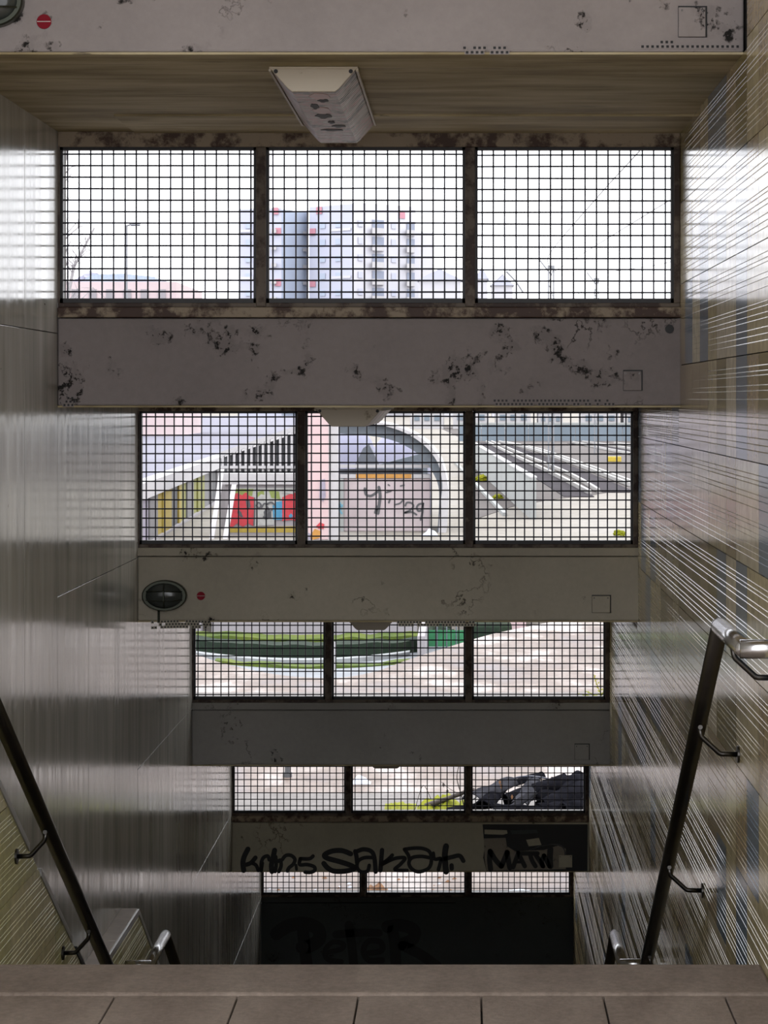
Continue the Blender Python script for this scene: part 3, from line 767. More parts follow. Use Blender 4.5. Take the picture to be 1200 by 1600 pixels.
# kerb bands of the sunken court, curved in plan
def band(name, mat, pxs, y_of, d_depth, h0, h1, label, cat, bumpy=0.0, k=28):
    # pxs: picture x range; y_of(t): ground picture y of the front edge; level LG
    mb = MB(); fr, bk = [], []
    for i in range(k+1):
        t = i/k; p = GP(pxs[0]+(pxs[1]-pxs[0])*t, y_of(t), LG)
        fr.append(p); bk.append(Vector((p.x*1.0, p.y+d_depth(t), p.z)))
    vs_ = []
    for i in range(k+1):
        j = bumpy*(noise.noise(Vector((fr[i].x*3, fr[i].y, 0)))+0.3)
        vs_ += [(fr[i].x, fr[i].y, E(LG)+h0), (fr[i].x, fr[i].y+j*.3, E(LG)+h1+j), (bk[i].x, bk[i].y, E(LG)+h1+j*1.2), (bk[i].x, bk[i].y, E(LG)+h0)]
    fs_ = [(4*i+a, 4*(i+1)+a, 4*(i+1)+(a+1) % 4, 4*i+(a+1) % 4) for i in range(k) for a in range(4)] + [(0, 1, 2, 3), (4*k+3, 4*k+2, 4*k+1, 4*k)]
    mb.add(vs_, fs_); return tag(mb.build(name, mat), label, cat)
arc = lambda y, s: (lambda t: y - s*(2*t-1)**2)
band('moss_strip', IVY, (335, 640), arc(1045, 9), lambda t: 0.35, 0, 0.03, 'low strip of moss along the foot of the white court bench', 'moss', 0.03)
band('court_bench', BENCH, (296, 640), arc(1038, 13), lambda t: 0.25, 0, 0.07, 'curved white bench along the back of the sunken court', 'bench')
band('ivy_bank', IVYD, (300, 652), arc(1028, 9), lambda t: 0.6, 0, 0.20, 'dark ivy bank behind the white court bench', 'ivy', 0.03)
band('clipped_hedge', IVY, (296, 652), arc(1014, 6), lambda t: 0.75, 0, 0.16, 'bright green hedge along the top of the dark ivy bank', 'hedge', 0.04)
yw = 43.0
a = P(330, 990, yw); b = P(652, 990, yw)
o = tag(MB().box(a.x, b.x, yw, yw+0.25, E(LG), gz+0.55).build('court_wall', PALEW, bevel=0.02), 'pale rendered wall behind the green court hedge', 'wall')
a = P(300, 990, yw); b = P(316, 990, yw)
tag(MB().box(a.x, b.x, yw-0.2, yw+0.2, E(LG), gz+0.6).build('gate_post', PALEW, bevel=0.02), 'pale square post beside the court wall', 'post')
a = P(652, 1025, 39.0); b = P(664, 1025, 39.0)
tag(MB().box(a.x, b.x, 39.0, 41.5, E(LG), E(LG)+0.45).build('kerb_block', PALEW, bevel=0.02), 'pale kerb block closing the end of the ivy bank', 'block')
a = P(668, 1016, 41.5); b = P(728, 1016, 41.5)
gn = empty('net_fence', (a.x, 41.5, E(LG))); tag(gn, 'low green netting fence beside the court', 'fence')
MB().box(a.x, b.x, 41.5, 41.52, E(LG)+0.02, E(LG)+0.30).build('netting', GREENN, gn)
for i in range(5):
    x = a.x+(b.x-a.x)*i/4
    MB().tube([(x, 41.49, E(LG)), (x, 41.49, E(LG)+0.36)], 0.012, 6).build('stake', GREYB, gn)
def bush(name, c, r, mat, label, cat, sx=1.0, seed=0, group=None):
    import bmesh
    bm = bmesh.new(); bmesh.ops.create_icosphere(bm, subdivisions=3, radius=1.0)
    for v in bm.verts:
        d = 1+0.45*noise.noise(v.co*2.3+Vector((seed, 0, 0)))+0.25*noise.noise(v.co*6+Vector((0, seed, 0)))
        v.co = Vector((v.co.x*r*sx*d, v.co.y*r*d, max(-0.55, v.co.z)*r*d))
    mz = min(v.co.z for v in bm.verts)
    for v in bm.verts: v.co.z -= mz
    me = bpy.data.meshes.new(name); bm.to_mesh(me); bm.free(); me.materials.append(mat)
    o = bpy.data.objects.new(name, me); col.objects.link(o); o.location = c
    return tag(o, label, cat, group)
p = P(688, 1010, 42.3); bush('shrub', (p.x, 42.3, E(LG)), 0.20, IVYD, 'small dark shrub behind the green netting', 'shrub', 1.2, 3)
a = P(742, 990, 43.0); b = P(822, 990, 43.0)
tag(MB().box(a.x, b.x, 43.0, 43.3, E(LG), gz+0.5).build('court_wall', PINK, bevel=0.02), 'warm pale wall beside the green netting', 'wall')
a = P(740, 994, 42.2); b = P(800, 994, 42.2)
tag(MB().box(a.x, b.x, 42.2, 42.8, E(LG), E(LG)+0.33).build('box_hedge', IVYD, bevel=0.05), 'low dark hedge at the foot of the warm pale wall', 'hedge')
tag(MB().tube([P(523, 1052, 36.5), P(523, 1003, 36.5)], 0.013, 6).build('marker_post', WHITEX), 'thin white marker post standing in the sunken court', 'post')

# ------------------------------------------------------------------ outside: on the roof and the near plaza
zr2 = E(SOF[2])+SLAB; zr3 = E(SOF[3])+SLAB
for n in range(-1, 4):
    struct(MB().box(XL-0.28, XR+0.26, DN[n]+0.24, DN[n+1]+0.245, E(SOF[n])+SLAB, E(SOF[n])+SLAB+0.006).build('roof_screed', ROOFM), 'flat screeded roof over one bay of the stair')
def curl(name, A, B, r0, r1, a0, a1, mat, label, cat='roofing felt', th=0.006, wob=0.012, seed=0, group='heap of roofing felt on the stair roof'):
    # a stiff sheet rolled through the angles a0..a1 about the line A-B
    A, B = Vector(A), Vector(B); t = (B-A).normalized(); u = t.cross(Vector((0, 0, 1))).normalized(); v = u.cross(t)
    mb = MB(); ns, na = 12, 16; outer, inner = [], []
    for i in range(ns+1):
        s = i/ns; c = A.lerp(B, s); r = r0+(r1-r0)*s
        for j in range(na+1):
            an = math.radians(a0+(a1-a0)*j/na)
            rr = r*(1+0.35*(j/na-0.5)*0.6)+wob*noise.noise(Vector((s*4+seed, an*1.3, seed)))
            d = u*math.cos(an)+v*math.sin(an)
            outer.append(c+d*rr); inner.append(c+d*(rr-th))
    W_ = na+1; N_ = len(outer); fs_ = []
    for i in range(ns):
        for j in range(na):
            q = (i*W_+j, i*W_+j+1, (i+1)*W_+j+1, (i+1)*W_+j); fs_.append(q); fs_.append(tuple(k+N_ for k in q[::-1]))
    for i in range(ns):
        for j in (0, na): fs_.append((i*W_+j, (i+1)*W_+j, (i+1)*W_+j+N_, i*W_+j+N_))
    for j in range(na):
        for i in (0, ns): fs_.append((i*W_+j, i*W_+j+1, i*W_+j+1+N_, i*W_+j+N_))
    mb.add(outer+inner, fs_)
    mz = min(p.z for p in mb.v)
    if mz < zr3+0.007:
        dz = zr3+0.007-mz
        for p in mb.v: p.z += dz
    return tag(mb.build(name, mat, smooth=True), label, cat, group)
Q = lambda px, py, D=14.6: P(px, py, D)
curl('felt_roll', Q(845, 1262, 14.5), Q(925, 1232, 14.9), 0.050, 0.085, -40, 290, FELT, 'wide black felt roll at the end of the heap beside the tiled wall', seed=1)
curl('felt_roll', Q(790, 1250, 14.8), Q(885, 1222, 15.0), 0.040, 0.055, -60, 270, FELT, 'narrow black felt roll lying across the middle of the heap', seed=2)
curl('felt_sheet', Q(862, 1228, 15.1), Q(900, 1226, 15.1), 0.052, 0.060, 20, 170, FELT, 'bent black felt sheet standing up as the peak of the heap', seed=3)
curl('felt_sheet', Q(740, 1262, 14.7), Q(800, 1232, 15.0), 0.090, 0.075, 30, 150, FELTG, 'broad grey felt sheet arched at the moss end of the heap', seed=4)
curl('felt_sheet', Q(790, 1240, 15.1), Q(850, 1222, 15.2), 0.075, 0.070, 40, 160, FELT, 'black felt sheet arched over the back of the heap', seed=5)
curl('felt_sheet', Q(800, 1268, 14.45), Q(838, 1240, 14.5), 0.040, 0.030, 10, 200, FELTG, 'grey torn felt strip folded down at the front of the heap', seed=6)
curl('felt_sheet', Q(842, 1270, 14.4), Q(895, 1262, 14.5), 0.055, 0.040, 10, 175, FELT, 'low black felt sheet along the front foot of the heap', seed=7)
curl('felt_sheet', Q(700, 1272, 14.5), Q(770, 1262, 14.6), 0.035, 0.045, 5, 170, FELT, 'flat black felt strip running out towards the moss', seed=8)
curl('felt_sheet', Q(770, 1272, 14.35), Q(850, 1275, 14.35), 0.060, 0.055, 20, 165, FELT, 'black felt sheet lying under the front of the heap', seed=9)
curl('felt_sheet', Q(872, 1262, 14.6), Q(905, 1215, 15.2), 0.060, 0.045, -10, 160, FELT, 'dark felt sheet leaning up to the peak of the heap', seed=10)
curl('felt_sheet', Q(756, 1266, 14.5), Q(782, 1236, 15.0), 0.060, 0.050, 10, 175, FELT, 'black felt sheet tucked under the broad grey one', seed=11)
curl('felt_sheet', Q(812, 1262, 14.55), Q(835, 1222, 15.1), 0.050, 0.040, -20, 150, FELTG, 'grey felt sheet with a torn edge rising in the middle of the heap', seed=12)
curl('felt_roll', Q(838, 1240, 14.9), Q(915, 1258, 14.7), 0.038, 0.042, -60, 270, FELT, 'narrow black felt roll sloping down towards the tiled wall', seed=13)
curl('felt_sheet', Q(880, 1268, 14.4), Q(925, 1262, 14.5), 0.050, 0.060, 0, 170, FELT, 'black felt sheet curled in the corner by the tiled wall', seed=14)
def cable(pts, r, mat, name, label, cat, group=None, k=6):
    return tag(MB().tube(smooth_line(pts, k), r, 7).build(name, mat, smooth=True), label, cat, group)
cable([Q(742, 1268, 14.6), Q(765, 1238, 14.9), Q(790, 1222, 15.0), Q(812, 1214, 15.0), Q(840, 1214, 15.1), Q(870, 1222, 15.2), Q(880, 1240, 15.3), Q(882, 1256, 15.3)], 0.006, CABLE, 'cable', 'thick blue-black cable looped over the top of the heap', 'cable')
cable([Q(738, 1250, 14.8), Q(765, 1232, 15.0), Q(800, 1220, 15.1), Q(830, 1221, 15.2), Q(845, 1245, 15.4)], 0.003, CABLE, 'cable', 'thin blue-black cable beside the thick one on the heap', 'cable')
cable([Q(655, 1262, 15.1), Q(690, 1251, 15.0), Q(720, 1240, 14.9), Q(740, 1234, 14.9), Q(770, 1258, 14.8)], [0.017]*7+[0.014]*6+[0.012]*6+[0.010]*6, BARK, 'branch', 'thick grey branch lying over the moss towards the heap', 'branch')
cable([Q(728, 1270, 14.9), Q(720, 1240, 14.9), Q(714, 1215, 14.95), Q(718, 1192, 15.0)], 0.0035, BARK, 'twig', 'upright bare twig beside the mullion, above the moss', 'twig')
cable([Q(648, 1268, 15.2), Q(654, 1245, 15.2), Q(662, 1227, 15.2), Q(674, 1250, 15.2), Q(680, 1268, 15.2)], 0.002, BARK, 'twig', 'thin bent twig arched over the moss', 'twig')
cable([Q(690, 1222, 15.1), Q(702, 1232, 15.05), Q(716, 1240, 14.95)], 0.0018, BARK, 'twig', 'short side twig with a hanging leaf, leaning on the upright twig', 'twig')
for i, (px, py) in enumerate(((693, 1226), (699, 1236), (781, 1222), (783, 1228), (800, 1245), (806, 1250))):
    p = Q(px, py, 15.0 if i < 2 else 14.75); s = 0.014
    mb = MB(); mb.add([(p.x-s*.6, p.y, p.z), (p.x, p.y-s*.3, p.z-s*1.3), (p.x+s*.6, p.y, p.z), (p.x, p.y+s*.2, p.z+s)], [(0, 1, 3), (1, 2, 3), (0, 3, 2), (0, 2, 1)])
    tag(mb.build('dry_leaf', DRYL if i > 1 else BARK), 'curled brown leaf caught among the felt' if i > 1 else 'dark leaf hanging from a twig above the moss', 'leaf', 'dry leaves on the stair roof')
# moss cushions on the roof
def moss(px0, px1, D, h, seed, label):
    mb = MB(); a = (px0-VX)*D/F; b = (px1-VX)*D/F; nx, ny = 30, 12; vs_ = []
    for j in range(ny+1):
        for i in range(nx+1):
            s, t = i/nx, j/ny
            e = max(0.0, 1-((2*s-1)**2+(2*t-1)**2))**0.6
            z = h*e*(0.75+0.9*noise.noise(Vector((s*5+seed, t*3, seed)))+0.4*noise.noise(Vector((s*17, t*9+seed, 0)))+0.18*noise.noise(Vector((s*60, t*30, seed))))
            vs_.append((a+(b-a)*s, D-0.25+0.5*t, zr3+0.0065+max(0, z)))
    mb.add(vs_, [(j*(nx+1)+i, j*(nx+1)+i+1, (j+1)*(nx+1)+i+1, (j+1)*(nx+1)+i) for j in range(ny) for i in range(nx)])
    return tag(mb.build('moss_cushion', MOSS, smooth=True), label, 'moss', 'moss on the stair roof')
moss(650, 752, 15.1, 0.10, 1, 'tall yellow-green moss cushion under the grey branch')
moss(600, 649, 15.2, 0.045, 5, 'flat yellow-green moss cushion at the thin end of the branch')
# weed on the roof behind the second mesh window
wd = empty('weed', (P(940, 1090, 13.5).x, 13.5, zr2+0.006)); tag(wd, 'small yellow-green weed growing at the roof edge by the tiled wall', 'weed')
def leafy(base, tip, nleaf, seed):
    rnd = random.Random(seed); base, tip = Vector(base), Vector(tip)
    pts = smooth_line([base, base.lerp(tip, .5)+Vector((rnd.uniform(-.01, .01), 0, 0.006)), tip], 5)
    MB().tube(pts, 0.0022, 5).build('stem', MOSS, wd)
    for i in range(nleaf):
        t = 0.2+0.8*i/nleaf; p = base.lerp(tip, t); sd = 1 if i % 2 else -1; L = 0.022*(1.3-t)
        d = Vector((sd*L, rnd.uniform(-.6, .6)*L, L*0.5)); n2 = Vector((0, 0.006, 0.004))
        mb = MB(); mb.add([p, p+d*.5+n2, p+d, p+d*.5-n2], [(0, 1, 2, 3)]); mb.build('leaf', MOSS, wd)
bz = zr2+0.006
leafy((P(944, 1090, 13.5).x, 13.5, bz), P(928, 1054, 13.5), 12, 1)
leafy((P(940, 1090, 13.5).x, 13.5, bz), P(903, 1084, 13.4), 9, 2)
leafy((P(944, 1090, 13.5).x, 13.5, bz), P(915, 1080, 13.6), 8, 3)
leafy((P(938, 1090, 13.5).x, 13.5, bz), P(950, 1070, 13.5), 8, 4)
# litter and lamp post on the near plaza
def rag(px, py, lv, wd_, hh, mat, name, label, seed):
    p = GP(px, py, lv); mb = MB(); n1 = 8; vs_ = []
    for j in range(n1+1):
        for i in range(n1+1):
            s, t = i/n1-.5, j/n1-.5
            z = hh*(max(0, 1-4*(s*s+t*t)))*(0.7+noise.noise(Vector((s*5+seed, t*5, seed))))
            vs_.append((p.x+s*wd_, p.y+t*wd_*.8, p.z+0.004+max(0, z)))
    mb.add(vs_, [(j*(n1+1)+i, j*(n1+1)+i+1, (j+1)*(n1+1)+i+1, (j+1)*(n1+1)+i) for j in range(n1) for i in range(n1)])
    return tag(mb.build(name, mat, smooth=True), label, 'litter')
rag(563, 1224, G, 0.18, 0.06, LITTER, 'plastic_bag', 'white plastic bag lying on the plaza behind the mullion', 2)
rag(811, 1394, G, 0.14, 0.02, LITTER, 'paper_scrap', 'white paper scrap on the plaza outside the lowest window', 4)
rag(588, 1392, G, 0.15, 0.05, DRYL, 'leaf_clump', 'brown clump of wet leaves outside the lowest window', 6)
for i in range(26):
    px = random.uniform(420, 720); py = random.uniform(1372, 1398)
    p = GP(px, py, G); s = random.uniform(.008, .02)
    mb = MB(); mb.add([(p.x-s, p.y, p.z+.003), (p.x, p.y-s*.6, p.z+.003), (p.x+s, p.y, p.z+.006), (p.x, p.y+s*.6, p.z+s*.8)], [(0, 1, 2, 3)])
    tag(mb.build('fallen_leaf', DRYL if i % 3 else LITTER), 'small fallen leaf on the wet plaza outside the lowest window', 'leaf', 'fallen leaves on the plaza')
p = GP(449, 1214, G); lp = empty('bollard', p); tag(lp, 'slim dark bollard on the plaza, left of the white bag', 'bollard')
MB().tube([p, p+Vector((0, 0, 0.55))], 0.022, 12).build('shaft', MURAL['dark'], lp)
MB().tube([p, p+Vector((0, 0, 0.04))], 0.040, 12).build('foot', MURAL['dark'], lp)

# ------------------------------------------------------------------ outside: raised terrace with painted retaining wall
TZR = -1.82
ra = Vector(((215-VX)*54.4/F, 54.4)); rb = Vector(((460-VX)*147/F, 147.0)); rdir = (rb-ra)
ra0 = ra-rdir*0.12
tp = [(ra0.x, ra0.y), (rb.x, rb.y), (rb.x-4, 260), (-150, 260), (-150, ra0.y)]
struct(MB().prism(tp, 'z', gz-0.1, E(TZR)-0.02).build('terrace_ground', TERR), 'pale raised terrace beyond the plaza')
fd = rdir.normalized(); fn = Vector((fd.y, -fd.x))
def along(d, off, z): q = ra0+fd*d+fn*off; return (q.x, q.y, z)
rw = empty('retaining_wall', (ra0.x, ra0.y, gz)); tag(rw, 'long retaining wall of painted panels below the pale terrace', 'wall')
Ltot = rdir.length*1.12
mb = MB()
def slab_along(d0, d1, o0, o1, z0, z1):
    vs_ = [along(d, o_, z) for z in (z0, z1) for d in (d0, d1) for o_ in (o0, o1)]
    return MB().add(vs_, [(0, 1, 3, 2), (4, 6, 7, 5), (0, 4, 5, 1), (2, 3, 7, 6), (0, 2, 6, 4), (1, 5, 7, 3)])
slab_along(0, Ltot, 0, 0.35, E(TZR)-0.36, E(TZR)).build('coping', WHITEX, rw)
slab_along(0, Ltot, 0.02, 0.30, gz, gz+0.05).build('plinth', PALEW, rw)
d = 4.0; seq = ['cyan', 'lilac', 'lilac', 'ochre', 'lilac', 'grey', 'ochre', 'ochre', 'dark', 'ochre', 'olive', 'grey', 'olive', 'olive', 'grey', 'grey', 'dark', 'grey', 'lilac', 'grey', 'dark', 'grey', 'grey', 'dark']
for i, c in enumerate(seq):
    wdt = [1.2, 2.0, 1.8, 0.6, 1.6, 1.8][i % 6]*(1+0.02*i)
    slab_along(d+0.03, d+wdt-0.03, 0.02, 0.20+0.04*(i % 2), gz+0.05, E(TZR)-0.36).build('wall_panel', MURAL[c], rw); d += wdt
slab_along(d, Ltot, 0.02, 0.2, gz+0.05, E(TZR)-0.36).build('wall_panel', PALEW, rw)
for i in range(20):
    slab_along(d+1.0+i*3.0, d+1.8+i*3.0, 0.2, 0.3, gz+0.05, E(TZR)-0.36).build('pier', WHITEX, rw)

# ramp with white frame, mural and balustrade
DM = 58.0
def pbox(px0, px1, py0, py1, D, dep, ground=False):
    a = P(px0, py1, D); b = P(px1, py0, D)
    return MB().box(a.x, b.x, D, D+dep, gz if ground else a.z, b.z)
mw = empty('mural_wall', (P(405, 830, DM).x, DM, gz)); tag(mw, 'wall with a red and blue mural under a white balustrade', 'wall')
pbox(352, 470, 757, 834, DM, 0.3, True).build('wall_body', PALEW, mw)
pbox(344, 470, 740, 757, DM-0.1, 0.5).build('cap_band', WHITEX, mw)
def mural(pts, c, dep, name='mural_patch'):
    MB().prism([(P(x, y, DM).x, P(x, y, DM).z) for x, y in pts], 'y', DM-dep, DM-0.001).build(name, MURAL[c], mw)
mural([(360, 762), (458, 762), (468, 770), (468, 800), (400, 800), (362, 790)], 'white', 0.010)
mural([(362, 764), (396, 764), (394, 775), (364, 772)], 'green', 0.014)
mural([(400, 770), (412, 766), (414, 778), (402, 780)], 'green', 0.014)
mural([(420, 766), (436, 768), (438, 780), (424, 778)], 'green', 0.014)
mural([(356, 832), (356, 824), (468, 822), (468, 832)], 'ochre', 0.008)
mural([(356, 822), (355, 800), (359, 785), (362, 773), (372, 770), (378, 774), (384, 769), (390, 775), (397, 777), (398, 800), (396, 822), (388, 818), (380, 823), (370, 818), (364, 823)], 'red', 0.024)
mural([(398, 822), (399, 780), (408, 772), (420, 775), (430, 790), (428, 820)], 'white', 0.020)
mural([(427, 812), (426, 790), (432, 784), (441, 783), (441, 812)], 'blue', 0.026)
mural([(441, 814), (441, 777), (450, 773), (468, 768), (468, 816), (455, 812)], 'red', 0.024)
mural([(440, 770), (446, 764), (456, 766), (458, 772)], 'white', 0.028)
mural([(451, 806), (455, 802), (458, 806), (454, 810)], 'blue', 0.030)
mural([(412, 800), (418, 790), (424, 800), (424, 810), (414, 812)], 'dark', 0.026)
mural([(384, 782), (390, 780), (392, 792), (386, 796)], 'dark', 0.028)
mural([(372, 796), (377, 800), (380, 808), (376, 808), (371, 801)], 'dark', 0.028)
lettering('mural_outline', [(2.2, [(401, 790), (404, 785), (408, 789), (405, 794), (401, 790)]), (2.2, [(409, 793), (413, 787), (418, 788)]), (2.4, [(418, 787), (424, 785), (430, 789)]), (2.2, [(412, 808), (419, 800), (425, 797)]), (2, [(398, 778), (398, 800), (397, 820)])], DM, SPRAYG, mw, 0.04)
bl = empty('balustrade', (P(405, 740, 60).x, 60, gz)); tag(bl, 'white balustrade with dark slots above the mural', 'balustrade')
def quadbox(pts, D, dep, m, nm, par):
    MB().prism([(P(x, y, D).x, P(x, y, D).z) for x, y in pts], 'y', D, D+dep).build(nm, m, par)
quadbox([(345, 706), (478, 660), (478, 667), (345, 714)], 60, 0.3, WHITEX, 'hand_rail', bl)
quadbox([(345, 744), (478, 744), (478, 672), (345, 716)], 60.3, 0.1, GAPG, 'gap_shade_panel', bl)  # added grey sheet stands in for the shade between the balusters
quadbox([(345, 728), (478, 728), (478, 732), (345, 732)], 59.9, 0.2, WHITEX, 'mid_rail', bl)
for i in range(15):
    x = 346+i*9.0; yt = 706-(x-345)*0.346+6
    quadbox([(x, 744), (x+3.6, 744), (x+3.6, yt), (x, yt)], 59.95, 0.2, WHITEX, 'baluster', bl)
quadbox([(345, 740), (478, 740), (478, 850), (345, 850)], 60.6, 0.2, PALEW, 'ramp_side', bl)
for x0, y0, x1, y1, lb in ((331, 846, 347, 733, 'steep white strut nearest the painted panels'), (352, 846, 366, 757, 'short white strut against the mural')):
    A = P(x0, y0, 56.5); B = P(x1, y1, 57.6)
    A.z = max(A.z, gz)
    so = MB().add([A+Vector((dx, dy, 0)) for dx, dy in ((-.055, -.05), (.055, -.05), (.055, .05), (-.055, .05))]+[B+Vector((dx, dy, 0)) for dx, dy in ((-.055, -.05), (.055, -.05), (.055, .05), (-.055, .05))],
        [(3, 2, 1, 0), (4, 5, 6, 7), (0, 1, 5, 4), (1, 2, 6, 5), (2, 3, 7, 6), (3, 0, 4, 7)]).build('strut', WHITEX)
    tag(so, lb, 'strut')

# pillar, tagged wall and arch
pr = empty('pillar', (P(500, 840, 56).x, 56, gz)); tag(pr, 'tall pinkish concrete pillar beside the mural', 'pillar')
pbox(476, 513, 560, 850, 56, 0.6, True).build('shaft', PINK, pr, bevel=0.02)
pbox(513, 527, 560, 850, 56.1, 0.5, True).build('side_strip', WHITEX, pr)
def pr_patch(pts, m, dep=0.02): MB().prism([(P(x, y, 56).x, P(x, y, 56).z) for x, y in pts], 'y', 56-dep, 55.999).build('spray_patch', m, pr)
pr_patch([(494, 822), (500, 816), (507, 819), (506, 826), (498, 826)], MURAL['red'])
pr_patch([(484, 838), (492, 826), (502, 830), (500, 840), (488, 844)], ORANGE)
pr_patch([(478, 842), (480, 832), (486, 834), (485, 844)], MURAL['lilac'])
pr_patch([(500, 750), (508, 748), (509, 776), (505, 784), (499, 778)], MURAL['lilac'])
DW = 59.6
tw = empty('tagged_wall', (P(605, 830, DW).x, DW, gz)); tag(tw, 'pale pink wall with a sprayed 29 under the arch', 'wall')
pbox(527, 537, 748, 836, DW-0.1, 0.4, True).build('end_pier', GREYW, tw)
pbox(537, 672, 747, 836, DW, 0.35, True).build('wall_body', PINKW, tw, bevel=0.02)
pbox(556, 643, 741, 747, DW-0.05, 0.45).build('orange_rail', ORANGE, tw)
pbox(527, 556, 741, 747, DW-0.05, 0.45).build('white_rail', WHITEX, tw)
pbox(643, 672, 741, 747, DW-0.05, 0.45).build('white_rail', WHITEX, tw)
pbox(530, 660, 733, 741, DW+0.15, 0.1).build('shadow_board', DARKG, tw)  # added dark strip stands in for the shadow below the hand rail
pbox(527, 672, 726, 731, DW-0.1, 0.2).build('hand_rail', WHITEX, tw)
S5 = lambda x, y: (540+x/7.5, 730+y/7.5)
lettering('graffiti_tag', [st_(S5, 3.5, (225, 250), (240, 320), (300, 335), (370, 290)), st_(S5, 4.2, (390, 235), (405, 330), (395, 430), (380, 540)), st_(S5, 4, (370, 465), (350, 530)),
    st_(S5, 2.4, (480, 295), (530, 280)), st_(S5, 2.6, (520, 375), (508, 415)), st_(S5, 2.2, (645, 220), (685, 210)), st_(S5, 2.2, (575, 440), (640, 420), (680, 370)), st_(S5, 2, (500, 205), (515, 215)),
    st_(S5, 2.6, (700, 450), (720, 415), (770, 420), (795, 455), (760, 500), (690, 535), (770, 525), (830, 555)),
    st_(S5, 2.8, (910, 425), (860, 435), (835, 470), (850, 510), (890, 500), (905, 430)), st_(S5, 3.0, (905, 430), (900, 530), (880, 615))], DW, SPRAYG, tw, 0.01)
lettering('blue_splash', [(4, [(529, 791), (534, 790)]), (3, [(531, 786), (532, 796)]), (2.5, [(530, 797), (534, 802)])], DW-0.1, MURAL['cyan'], tw, 0.01)
ar = empty('arch_canopy', (P(690, 835, 59.2).x, 59.2, gz)); tag(ar, 'half-arch canopy of blue-grey steel with a white rim', 'canopy')
outp = smooth_line([(697, 838, 0), (700, 790, 0), (699, 755, 0), (690, 722, 0), (672, 696, 0), (646, 677, 0), (612, 664, 0), (570, 657, 0), (500, 652, 0)], 5)
inp = smooth_line([(683, 838, 0), (686, 790, 0), (685, 760, 0), (676, 738, 0), (660, 715, 0), (634, 697, 0), (606, 686, 0), (568, 680, 0), (500, 676, 0)], 5)
mid_ = smooth_line([(685, 838, 0), (688, 790, 0), (691, 757, 0), (685, 726, 0), (668, 701, 0), (642, 681, 0), (610, 668, 0), (569, 661, 0), (500, 656, 0)], 5)
def strip(A, B, D0, D1, m, nm):
    mb = MB(); n1 = len(A); vs_ = []
    for a_, b_ in zip(A, B):
        za = max(P(a_.x, a_.y, D0).z, gz); zb = max(P(b_.x, b_.y, D0).z, gz)
        xa = P(a_.x, 0, D0).x; xb = P(b_.x, 0, D0).x
        vs_ += [(xa, D0, za), (xb, D0, zb), (xb, D1, zb), (xa, D1, za)]
    fs_ = [(4*i+k, 4*i+(k+1) % 4, 4*(i+1)+(k+1) % 4, 4*(i+1)+k) for i in range(n1-1) for k in range(4)]
    mb.add(vs_, fs_+[(0, 1, 2, 3), (4*n1-1, 4*n1-2, 4*n1-3, 4*n1-4)]).build(nm, m, ar, smooth=False)
strip(outp, mid_, 59.0, 62.0, WHITEX, 'white_rim'); strip(mid_, inp, 59.2, 62.0, GREYB, 'steel_band')
p = GP(668, 838, G)
rag(672, 836, G, 0.36, 0.16, LITTER, 'cement_bag', 'white bag leaning at the foot of the arch', 8)
# pale domed tents behind the arch
def dome(px, py_top, wpx, D, m, label, base_py=740):
    c = P(px, base_py, D); r = wpx/2*D/F; h = (base_py-py_top)*D/F; mb = MB(); n1, n2 = 8, 20; vs_ = []
    for j in range(n1+1):
        a_ = j/n1*math.pi/2; rr = r*math.cos(a_)**0.7 if j < n1 else 0.01; z = h*math.sin(a_)
        for i in range(n2): vs_.append((c.x+rr*math.cos(2*math.pi*i/n2), D+rr*.8*math.sin(2*math.pi*i/n2), c.z+z))
    fs_ = [(j*n2+i, j*n2+(i+1) % n2, (j+1)*n2+(i+1) % n2, (j+1)*n2+i) for j in range(n1) for i in range(n2)]
    low = [(v[0], v[1], gz) for v in vs_[:n2]]; nb = len(vs_)
    fs_ += [(nb+i, nb+(i+1) % n2, (i+1) % n2, i) for i in range(n2)]
    mb.add(vs_+low, fs_); return tag(mb.build('tent', m, smooth=True), label, 'tent', 'pale tents behind the arch')
dome(545, 668, 92, 70, LILAC, 'pale domed tent behind the pinkish pillar')
dome(625, 676, 96, 68, LILAC, 'pale domed tent in the middle of the arch')
tag(MB().prism([(P(556, 726, 65).x, gz), (P(592, 726, 65).x, gz), (P(592, 726, 65).x, P(0, 724, 65).z), (P(577, 726, 65).x, P(0, 694, 65).z), (P(568, 726, 65).x, P(0, 700, 65).z), (P(556, 726, 65).x, P(0, 724, 65).z)], 'y', 64.8, 65.2).build('gable_shed', DARKG), 'dark gabled shed between the two pale tents', 'shed')
tag(MB().prism([(P(592, 0, 64).x, gz), (P(668, 0, 64).x, gz), (P(668, 0, 64).x, P(0, 706, 64).z), (P(592, 0, 64).x, P(0, 726, 64).z)], 'y', 64, 64.3).build('lean_to', GREYB), 'grey lean-to with a sloping top behind the tagged wall', 'shed')

